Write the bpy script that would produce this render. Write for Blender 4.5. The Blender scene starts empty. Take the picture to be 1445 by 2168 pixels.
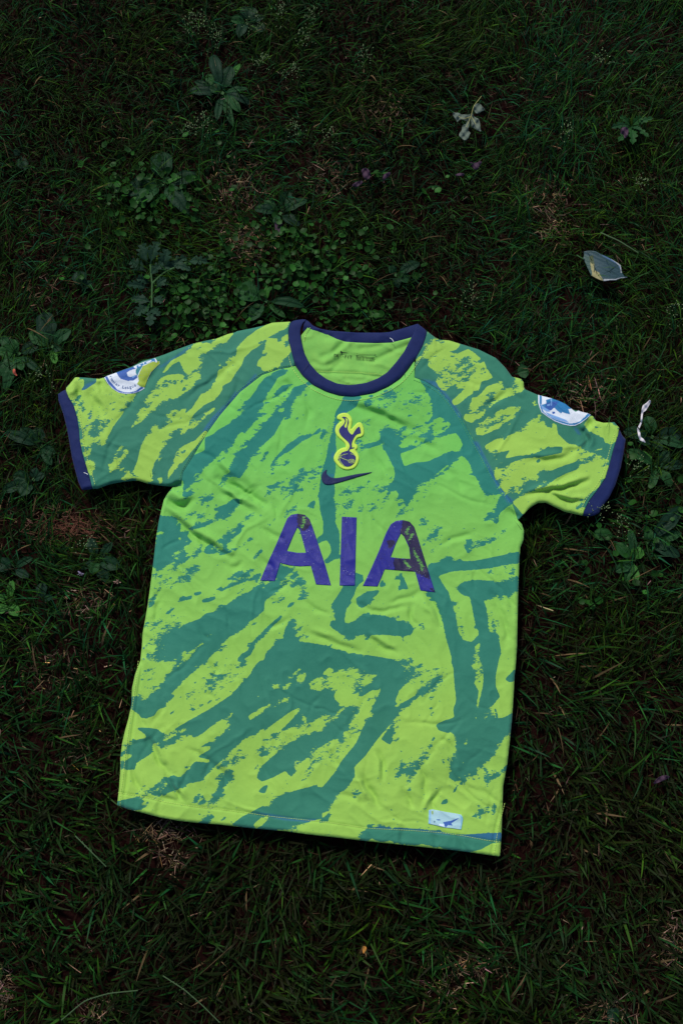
import bpy, math, random
import numpy as np
from math import radians, sin, cos, tan, pi

# ------------------------------------------------------------------ camera, light, exposure
SC = bpy.context.scene
PW, PH = 1445.0, 2168.0
TILT = radians(16.0)          # away from straight down
DIST = 1.557
HALF = 0.488                  # tan of half the vertical field of view
CAM = np.array([0.0, -DIST * sin(TILT), DIST * cos(TILT) + 0.03])
FWD = np.array([0.0, sin(TILT), -cos(TILT)])
UP = np.array([0.0, cos(TILT), sin(TILT)])

cd = bpy.data.cameras.new('camera')
cam = bpy.data.objects.new('camera', cd)
SC.collection.objects.link(cam)
cam.location = CAM.tolist()
cam.rotation_euler = (TILT, 0, 0)
cd.sensor_fit = 'VERTICAL'
cd.angle = 2 * math.atan(HALF)
cd.clip_start = 0.02
cd.clip_end = 300
SC.camera = cam

SUN_EL, SUN_AZ = radians(50), radians(-24)      # azimuth from +Y (top of picture), negative = towards the left
w = bpy.data.worlds.new('World')
SC.world = w
w.use_nodes = True
nt = w.node_tree
nt.nodes.clear()
wo = nt.nodes.new('ShaderNodeOutputWorld')
bg = nt.nodes.new('ShaderNodeBackground')
sk = nt.nodes.new('ShaderNodeTexSky')
sk.sky_type = 'NISHITA'
sk.sun_disc = False
sk.sun_elevation = SUN_EL
sk.sun_rotation = SUN_AZ
bg.inputs['Strength'].default_value = 0.05
nt.links.new(sk.outputs[0], bg.inputs['Color'])
nt.links.new(bg.outputs[0], wo.inputs['Surface'])
sl = bpy.data.lights.new('sun', 'SUN')
sl.energy = 1.5
sl.angle = radians(11)
sl.color = (1.0, 0.94, 0.84)
so = bpy.data.objects.new('sun', sl)
SC.collection.objects.link(so)
so.rotation_euler = (pi / 2 - SUN_EL, 0, pi - SUN_AZ)
SC.view_settings.view_transform = 'Standard'
SC.view_settings.look = 'None'
SC.view_settings.exposure = 0.95
SC.view_settings.gamma = 1.0
SC.view_settings.use_curve_mapping = False

# ------------------------------------------------------------------ helpers
rng = np.random.default_rng(7)
random.seed(7)
COL = SC.collection


def to_world(u, v, z):
    """the point at height z that the camera of the photograph sees at pixel u, v"""
    u = np.asarray(u, float); v = np.asarray(v, float); z = np.asarray(z, float)
    dx = (u - PW / 2) / (PH / 2) * HALF
    dy = (PH / 2 - v) / (PH / 2) * HALF
    d = np.stack([dx, FWD[1] + dy * UP[1], FWD[2] + dy * UP[2]], -1)
    t = (z - CAM[2]) / d[..., 2]
    return CAM + d * t[..., None]


def to_px(P):
    Q = np.asarray(P, float) - CAM
    f = Q @ FWD
    dx = Q[..., 0] / f
    dy = (Q @ UP) / f
    return PW / 2 + dx / HALF * PH / 2, PH / 2 - dy / HALF * PH / 2


def W3(p, z):
    return to_world(p[0], p[1], z)


CROPS = dict(A=(100, 650, 400 / 1445), B=(450, 650, 400 / 1445), C=(700, 650, 400 / 1445), D=(1000, 700, 400 / 1445),
             E=(300, 1000, 400 / 1445), F=(650, 1000, 460 / 1445), G=(230, 1400, 450 / 1445), H=(650, 1400, 450 / 1445),
             L=(200, 740, 150 / 1445), R=(1120, 810, 160 / 1445), K=(680, 860, 120 / 1445), S=(540, 1070, 400 / 1445),
             T=(890, 1690, 190 / 1445), N=(590, 660, 320 / 1445), P=(0, 0, 1.0))


def poly(spec):
    """'A 1,2 3,4' -> pixel points of the photograph"""
    k, *pts = spec.split()
    ox, oy, s = CROPS[k]
    return np.array([[ox + float(a) * s, oy + float(b) * s] for a, b in (p.split(',') for p in pts)])


def inside(loops, x, y):
    r = np.zeros(x.shape, bool)
    for lp in loops:
        q = np.roll(lp, -1, 0)
        for (x0, y0), (x1, y1) in zip(lp, q):
            if y0 == y1:
                continue
            c = (y0 > y) != (y1 > y)
            if c.any():
                r ^= c & (x < (x1 - x0) * (y - y0) / (y1 - y0) + x0)
    return r


def seg_near(loops, x, y, closed=True):
    """distance to and nearest point on a set of polylines"""
    best = np.full(x.shape, 1e18); bx = x.copy(); by = y.copy()
    for lp in loops:
        q = np.roll(lp, -1, 0) if closed else lp[1:]
        for (x0, y0), (x1, y1) in zip(lp, q):
            dx, dy = x1 - x0, y1 - y0
            L = dx * dx + dy * dy
            if L == 0:
                continue
            t = np.clip(((x - x0) * dx + (y - y0) * dy) / L, 0, 1)
            px, py = x0 + t * dx, y0 + t * dy
            d = (x - px) ** 2 + (y - py) ** 2
            m = d < best
            best[m] = d[m]; bx[m] = px[m]; by[m] = py[m]
    return np.sqrt(best), bx, by


def resample(pts, n, smooth=0):
    pts = np.asarray(pts, float)
    d = np.r_[0, np.cumsum(np.hypot(*np.diff(pts, axis=0).T))]
    t = np.linspace(0, d[-1], n)
    r = np.stack([np.interp(t, d, pts[:, i]) for i in range(pts.shape[1])], 1)
    for _ in range(smooth):
        r[1:-1] = (r[:-2] + 2 * r[1:-1] + r[2:]) / 4
    return r


def chaikin(p, n=1, closed=True):
    for _ in range(n):
        q = np.roll(p, -1, 0)
        a, b = p * .75 + q * .25, p * .25 + q * .75
        r = np.empty((2 * len(p), 2)); r[0::2] = a; r[1::2] = b
        p = r
    return p


def box1(a, r, ax):
    n = 2 * r + 1
    pad = [(0, 0), (0, 0)]; pad[ax] = (r + 1, r)
    c = np.cumsum(np.pad(a, pad, mode='edge'), axis=ax)
    return (np.take(c, range(n, c.shape[ax]), ax) - np.take(c, range(0, c.shape[ax] - n), ax)) / n


def blur(a, r):
    a = a.astype(float)
    for _ in range(3):
        a = box1(box1(a, r, 0), r, 1)
    return a


def noise2(shape, cell, seed):
    """smooth value noise, about -1..1, features of about cell pixels"""
    g = np.random.default_rng(seed)
    h, w_ = int(shape[0] / cell) + 4, int(shape[1] / cell) + 4
    v = g.uniform(-1, 1, (h, w_))
    yy = np.arange(shape[0]) / cell; xx = np.arange(shape[1]) / cell
    def interp(ar, t, ax):
        i = t.astype(int); f = t - i; f = f * f * f * (f * (f * 6 - 15) + 10)
        sh = [1, 1]; sh[ax] = -1; f = f.reshape(sh)
        return np.take(ar, i, ax) * (1 - f) + np.take(ar, i + 1, ax) * f
    return interp(interp(v, yy, 0), xx, 1)


def mesh_obj(name, V, F, mat, parent=None, smooth=True, attrs=None, loc=None, loops_per=None):
    """F: (n,3|4) array or list of arrays"""
    me = bpy.data.meshes.new(name)
    V = np.asarray(V, float)
    if loc is not None:
        V = V - np.asarray(loc)
    Fs = F if isinstance(F, list) else [F]
    Fs = [np.asarray(f, np.int32) for f in Fs if len(f)]
    nl = sum(f.size for f in Fs); npol = sum(len(f) for f in Fs)
    me.vertices.add(len(V)); me.vertices.foreach_set('co', V.astype(np.float32).ravel())
    me.loops.add(nl); me.loops.foreach_set('vertex_index', np.concatenate([f.ravel() for f in Fs]))
    me.polygons.add(npol)
    tot = np.concatenate([np.full(len(f), f.shape[1], np.int32) for f in Fs])
    me.polygons.foreach_set('loop_start', np.r_[0, np.cumsum(tot)[:-1]].astype(np.int32))
    me.polygons.foreach_set('loop_total', tot)
    me.polygons.foreach_set('use_smooth', np.full(npol, smooth, bool))
    me.update(calc_edges=True)
    for k, a in (attrs or {}).items():
        a = np.asarray(a, np.float32)
        if a.ndim == 1:
            me.attributes.new(k, 'FLOAT', 'POINT').data.foreach_set('value', a)
        else:
            me.attributes.new(k, 'FLOAT_VECTOR', 'POINT').data.foreach_set('vector', a.ravel())
    me.materials.append(mat)
    me.validate()
    o = bpy.data.objects.new(name, me)
    COL.objects.link(o)
    if loc is not None and parent is None:
        o.location = np.asarray(loc).tolist()
    if parent is not None:
        o.parent = parent
    return o


def empty(name, loc, label, cat, group=None):
    o = bpy.data.objects.new(name, None)
    COL.objects.link(o)
    o.location = [float(c) for c in loc]
    o.empty_display_size = 0.05
    tag(o, label, cat, group)
    return o


def tag(o, label=None, cat=None, group=None, kind=None):
    if label: o['label'] = label
    if cat: o['category'] = cat
    if group: o['group'] = group
    if kind: o['kind'] = kind
    return o


# ------------------------------------------------------------------ materials
def lin(r, g, b):
    f = lambda c: (c / 255) / 12.92 if c / 255 <= 0.04045 else ((c / 255 + 0.055) / 1.055) ** 2.4
    return (f(r), f(g), f(b), 1.0)


class NT:
    def __init__(s, name, rough=0.8, spec=0.2, sheen=0.0):
        s.m = bpy.data.materials.new(name); s.m.use_nodes = True
        s.t = s.m.node_tree; s.t.nodes.clear()
        s.o = s.n('ShaderNodeOutputMaterial'); s.b = s.n('ShaderNodeBsdfPrincipled')
        s.l(s.b.outputs[0], s.o.inputs[0])
        s.b.inputs['Roughness'].default_value = rough
        s.b.inputs['Specular IOR Level'].default_value = spec
        s.b.inputs['Sheen Weight'].default_value = sheen

    def n(s, t): return s.t.nodes.new(t)
    def l(s, a, b): s.t.links.new(a, b)

    def put(s, sock, v):
        if hasattr(v, 'links'): s.l(v, sock)
        else: sock.default_value = v

    def attr(s, name, vec=False):
        a = s.n('ShaderNodeAttribute'); a.attribute_name = name
        return a.outputs['Vector' if vec else 'Fac']

    def math(s, op, a, b=0.0, c=0.0, clamp=False):
        m = s.n('ShaderNodeMath'); m.operation = op; m.use_clamp = clamp
        s.put(m.inputs[0], a); s.put(m.inputs[1], b)
        if op in ('MULTIPLY_ADD', 'SMOOTH_MIN'): s.put(m.inputs[2], c)
        return m.outputs[0]

    def mix(s, f, a, b):
        m = s.n('ShaderNodeMix'); m.data_type = 'RGBA'
        s.put(m.inputs[0], f); s.put(m.inputs[6], a); s.put(m.inputs[7], b)
        return m.outputs[2]

    def noise(s, scale, vec=None, detail=3.0, rough=0.55):
        m = s.n('ShaderNodeTexNoise'); m.inputs['Scale'].default_value = scale
        m.inputs['Detail'].default_value = detail; m.inputs['Roughness'].default_value = rough
        if vec is not None: s.l(vec, m.inputs['Vector'])
        return m.outputs['Fac']

    def ramp(s, f, lo, hi):
        m = s.n('ShaderNodeMapRange'); m.clamp = True
        s.put(m.inputs[0], f); m.inputs[1].default_value = lo; m.inputs[2].default_value = hi
        return m.outputs[0]

    def mapping(s, vec, rot=0.0, scale=(1, 1, 1)):
        m = s.n('ShaderNodeMapping'); s.l(vec, m.inputs[0])
        m.inputs['Rotation'].default_value = (0, 0, rot); m.inputs['Scale'].default_value = scale
        return m.outputs[0]

    def obj(s): return s.n('ShaderNodeTexCoord').outputs['Object']

    def bump(s, h, strength=0.3, dist=0.001):
        m = s.n('ShaderNodeBump'); m.inputs['Strength'].default_value = strength; m.inputs['Distance'].default_value = dist
        s.l(h, m.inputs['Height']); s.l(m.outputs[0], s.b.inputs['Normal'])

    def base(s, v): s.put(s.b.inputs['Base Color'], v)


def fabric_bump(k, px, fine=0.5):
    # knit: tiny cells plus soft rumples
    c = k.noise(0.55, px, 1.0)
    r = k.noise(0.075, px, 3.0, 0.6)
    h = k.math('ADD', k.math('MULTIPLY', c, 0.22), r)
    k.bump(h, fine, 0.0012)


def mat_print():
    k = NT('printed_jersey', 0.72, 0.18, 0.12)
    px = k.attr('cloth', True)
    m1 = k.mapping(px, radians(36), (0.058, 0.150, 1))       # along the brush direction
    n1 = k.noise(1.0, m1, 5.0, 0.72)
    m2 = k.mapping(px, radians(36), (0.18, 0.38, 1))
    n2 = k.noise(1.0, m2, 3.0, 0.6)
    nn = k.math('ADD', k.math('MULTIPLY', n1, 0.6), k.math('MULTIPLY', n2, 0.4))
    nn = k.math('MULTIPLY', k.math('SUBTRACT', nn, 0.5), 4.6)
    ink = k.math('ADD', k.attr('ink'), k.math('MULTIPLY', nn, k.attr('dry')))
    # stray drops of paint
    sp = k.noise(1.0, k.mapping(px, radians(36), (0.11, 0.17, 1)), 2.0, 0.5)
    gate = k.noise(0.012, px, 2.0)
    drop = k.math('MULTIPLY', k.ramp(sp, 0.70, 0.72), k.ramp(gate, 0.44, 0.50))
    f = k.math('MAXIMUM', k.ramp(ink, 0.49, 0.53), drop)
    hue = k.attr('hue')
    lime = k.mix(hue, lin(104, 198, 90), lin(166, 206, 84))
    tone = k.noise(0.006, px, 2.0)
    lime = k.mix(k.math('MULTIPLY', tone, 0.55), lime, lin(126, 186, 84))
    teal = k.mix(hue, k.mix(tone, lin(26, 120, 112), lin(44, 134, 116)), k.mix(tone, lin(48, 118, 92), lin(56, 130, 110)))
    teal = k.mix(k.attr('blue'), teal, lin(46, 92, 172))
    col = k.mix(f, lime, teal)
    col = k.mix(k.math('MULTIPLY', k.noise(0.9, px, 2.0), 0.10), col, (0.02, 0.10, 0.05, 1))
    k.base(col)
    fabric_bump(k, px)
    return k.m


def mat_fabric(name, c1, c2, rough=0.75, bump=0.5):
    k = NT(name, rough, 0.18, 0.10)
    px = k.attr('cloth', True)
    k.base(k.mix(k.noise(0.05, px, 4.0), c1, c2))
    fabric_bump(k, px, bump)
    return k.m


def mat_sponsor():
    k = NT('cracked_vinyl', 0.5, 0.3)
    px = k.attr('cloth', True)
    c = k.mix(k.noise(0.03, px, 3.0), lin(30, 32, 126), lin(44, 46, 156))
    # dark hairline cracks
    d = k.n('ShaderNodeTexVoronoi'); d.feature = 'DISTANCE_TO_EDGE'; d.inputs['Scale'].default_value = 1.0
    wv = k.n('ShaderNodeVectorMath'); wv.operation = 'ADD'
    nz = k.n('ShaderNodeTexNoise'); nz.inputs['Scale'].default_value = 0.12
    k.l(px, nz.inputs['Vector'])
    sc = k.n('ShaderNodeVectorMath'); sc.operation = 'SCALE'; sc.inputs['Scale'].default_value = 22
    k.l(nz.outputs['Color'], sc.inputs[0]); k.l(px, wv.inputs[0]); k.l(sc.outputs[0], wv.inputs[1])
    k.l(k.mapping(wv.outputs[0], 0.4, (0.03, 0.045, 1)), d.inputs['Vector'])
    crack = k.math('MULTIPLY', k.ramp(d.outputs['Distance'], 0.045, 0.0), k.ramp(k.noise(0.03, px, 2.0), 0.40, 0.55))
    c = k.mix(crack, c, lin(30, 26, 70))
    worn = k.attr('worn')
    wf = k.ramp(k.math('ADD', worn, k.math('MULTIPLY', k.math('SUBTRACT', k.noise(0.16, px, 4.0, 0.7), 0.5), 2.4)), 0.46, 0.54)
    c = k.mix(wf, c, k.mix(k.noise(0.2, px, 4.0), lin(22, 17, 50), lin(40, 34, 84)))
    gr = k.attr('bare')
    gf = k.ramp(k.math('ADD', gr, k.math('MULTIPLY', k.math('SUBTRACT', k.noise(1.0, k.mapping(px, radians(60), (0.12, 0.5, 1)), 4.0, 0.7), 0.5), 3.2)), 0.55, 0.62)
    c = k.mix(gf, c, lin(92, 158, 72))
    speck = k.math('MULTIPLY', k.ramp(k.noise(0.42, px, 1.0), 0.715, 0.73), k.ramp(k.noise(0.035, px, 1.0), 0.52, 0.6))
    c = k.mix(speck, c, lin(205, 205, 225))
    k.base(c)
    k.bump(k.math('ADD', k.noise(0.10, px, 4.0), crack), 0.3, 0.0008)
    return k.m


def mat_col(name, rough=0.6, spec=0.2):
    """flat print whose colours are stored per vertex"""
    k = NT(name, rough, spec, 0.0)
    a = k.attr('print', True)
    px = k.attr('cloth', True)
    k.base(k.mix(k.math('MULTIPLY', k.ramp(k.noise(0.5, px, 2.0), 0.45, 0.75), 0.28), a, lin(110, 150, 190)))
    fabric_bump(k, px, 0.3)
    return k.m


def mat_plain(name, c, rough=0.7, spec=0.2):
    k = NT(name, rough, spec)
    k.base(k.mix(k.noise(300, k.obj(), 2.0), c, tuple(min(1, x * 1.25) for x in c[:3]) + (1,)))
    return k.m


def mat_blade(name, rough=0.5, spec=0.05, trans=0.0):
    k = NT(name, rough, spec)
    c = k.attr('tint', True)
    n = k.noise(90, k.obj(), 3.0)
    k.base(k.mix(k.math('MULTIPLY', n, 0.5), c, (0.008, 0.02, 0.008, 1)))
    return k.m


def mat_leaf(name, c1, c2, vein, rough=0.5, spec=0.07):
    k = NT(name, rough, spec)
    ob = k.n('ShaderNodeObjectInfo')
    c = k.mix(ob.outputs['Random'], c1, c2)
    n = k.noise(60, k.obj(), 4.0)
    c = k.mix(k.ramp(n, 0.62, 0.75), c, tuple(x * 0.45 for x in c1[:3]) + (1,))
    c = k.mix(k.math('MULTIPLY', k.attr('vein'), 0.55), c, vein)
    k.base(c)
    k.bump(k.math('ADD', k.noise(220, k.obj(), 4.0), k.math('MULTIPLY', k.attr('vein'), -0.9)), 0.5, 0.002)
    return k.m


M_PRINT = mat_print()
M_NAVY = mat_fabric('navy_rib', lin(15, 29, 78), lin(23, 39, 94))
M_LIME = mat_fabric('plain_lime_lining', lin(112, 184, 84), lin(138, 196, 88))
M_SPON = mat_sponsor()
M_PRN = mat_col('badge_print')
M_EMB_L = mat_fabric('lime_embroidery', lin(186, 222, 70), lin(206, 236, 96), 0.6, 0.3)
M_EMB_N = mat_fabric('navy_embroidery', lin(34, 38, 100), lin(42, 46, 116), 0.55, 0.3)
M_SWO = mat_fabric('dark_navy_embroidery', lin(20, 30, 72), lin(32, 44, 92), 0.6, 0.8)
M_THR = mat_plain('lime_thread', lin(190, 218, 112))
M_THR2 = mat_plain('seam_thread', lin(96, 170, 100))
M_INKT = mat_plain('dark_print', lin(18, 40, 30))
M_WHT = mat_plain('white_thread', lin(225, 230, 230))
M_BLU = mat_plain('blue_lettering', lin(70, 100, 150))

# ------------------------------------------------------------------ shirt: outlines traced as seen, laid on the lawn
SHIRT_Z = 0.034
seamL = poly('P 613,778 590,782 555,794 508,830 465,880 440,915 412,962 388,1000 383,1027')
seamR = poly('C 640,540 720,570 830,640 920,740 1000,850 1080,1000 1160,1140 1220,1260 1290,1370 1385,1500 1462,1592')
armL = poly('A 1025,1368')[0]
armR = poly('F 1400,318')[0]
seamL[-1] = armL; seamR[-1] = armR
cuffL_in = poly('A 145,640 165,690 205,755 232,850 245,940 250,1010 270,1120 305,1230 328,1310 347,1386')
cuffL_out = poly('A 140,632 110,648 84,666 88,715 125,820 150,920 165,1000 190,1150 215,1250 240,1340 265,1396 300,1394 347,1386')
sleeveL_top = poly('A 145,640 147,615 170,592 215,537 290,540 400,550 440,537 530,500 650,455 730,412 830,386 900,362 1000,322 1110,282 1210,258 1300,240 1380,207 1445,192 1445,192')
neckL_edge = poly('B 90,215 160,190 290,165 400,140 455,120 520,116 595,112 580,170 580,250 605,350 618,400 632,450')
sleeveL_bot = poly('A 347,1386 380,1387 480,1350 560,1336 650,1325 700,1325 760,1345 850,1360 920,1368 985,1374')
sleeveL = np.vstack([cuffL_in[::-1], sleeveL_top[1:-1], neckL_edge[1:], seamL[1:], sleeveL_bot[::-1][:-1]])
cuffL = np.vstack([cuffL_out, cuffL_in[::-1][1:-1]])

sleeveR_top = poly('C 735,185 800,235 830,250 900,255 1000,285 1130,325 1260,390 1330,460 1385,535')
sleeveR_top2 = poly('D 312,356 345,362 372,372 388,395 390,432 402,450 505,495 600,520 700,560 770,606 800,612 895,646 920,655 940,690 1000,705 1080,700 1118,742')
cuffR_in = poly('D 1118,742 1110,795 1070,920 1045,1020 1010,1130 950,1220 885,1305 848,1380 840,1412')
cuffR_out = poly('D 1122,760 1140,800 1168,832 1155,920 1130,1050 1090,1180 1040,1280 985,1350 965,1392 935,1408 900,1416 840,1412')
sleeveR_bot = poly('D 840,1412 700,1380 640,1350 560,1312 500,1314 455,1340 430,1360')
neckR_edge = poly('C 650,390 690,320 712,262 725,228 735,185')
sleeveR = np.vstack([sleeveR_top, sleeveR_top2, cuffR_in[1:], sleeveR_bot[1:], seamR[::-1], neckR_edge[:-1]])
cuffR = np.vstack([cuffR_out, cuffR_in[::-1][1:-1]])

collar_low = poly('B 632,450 640,462 690,530 770,600 870,650 970,680 1070,687')
collar_low2 = poly('C 200,683 330,660 440,610 530,550 590,480 640,410')
sideL = np.vstack([poly('E 240,112 200,160 170,210 150,290 130,380 110,500 95,640 80,760 65,880 45,1020 28,1120 8,1230 2,1330 -10,1440'),
                   poly('G 180,90 160,180 155,300 135,390 110,480 92,560 80,660 80,740 72,860 58,978')])
hem = np.vstack([poly('G 130,1005 230,1030 350,1062 480,1085 600,1098 750,1110 1000,1138 1200,1155 1348,1176'),
                 poly('H 200,1198 400,1222 600,1243 800,1265 1000,1285 1150,1305 1308,1328')])
sideR = np.vstack([poly('H 1318,1200 1325,1000 1330,850 1358,700 1375,550 1390,400 1400,250 1408,100'),
                   poly('F 1384,1300 1394,1150 1396,1000 1401,800 1406,650 1410,560 1416,500 1436,450 1440,390 1425,345')])
front = np.vstack([seamL[::-1][:-1], [seamL[0]], collar_low, collar_low2, seamR, sideR[::-1], hem[::-1], sideL[::-1]])
outline = np.vstack([sleeveL_bot[:-1], sideL, hem, sideR, sleeveR_bot[::-1][:-1], cuffR_out[::-1], sleeveR_top2[::-1], sleeveR_top[::-1],
                     poly('C 665,128 560,158 450,190 350,200 200,200'), poly('B 900,180 820,165 762,140 735,110 700,94 640,100'),
                     neckL_edge[:7][::-1], sleeveL_top[:-1][::-1], cuffL_out[1:-1]])

# working grid in photograph pixels
X0, Y0, X1, Y1 = 90, 640, 1350, 1850
gx, gy = np.meshgrid(np.arange(X0, X1), np.arange(Y0, Y1))
SH = gx.shape


def raster(p, buf, val):
    x0, y0 = np.floor(p.min(0)).astype(int); x1, y1 = np.ceil(p.max(0)).astype(int) + 1
    x0 = max(x0, X0); y0 = max(y0, Y0); x1 = min(x1, X1); y1 = min(y1, Y1)
    if x1 <= x0 or y1 <= y0:
        return
    s = np.s_[y0 - Y0:y1 - Y0, x0 - X0:x1 - X0]
    m = inside([p], gx[s] + 0.0, gy[s] + 0.0)
    buf[s][m] = val


def sample(f, u, v):
    x = np.clip(np.asarray(u) - X0, 0, SH[1] - 1.001); y = np.clip(np.asarray(v) - Y0, 0, SH[0] - 1.001)
    i = x.astype(int); j = y.astype(int); a = x - i; b = y - j
    return f[j, i] * (1 - a) * (1 - b) + f[j, i + 1] * a * (1 - b) + f[j + 1, i] * (1 - a) * b + f[j + 1, i + 1] * a * b


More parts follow.
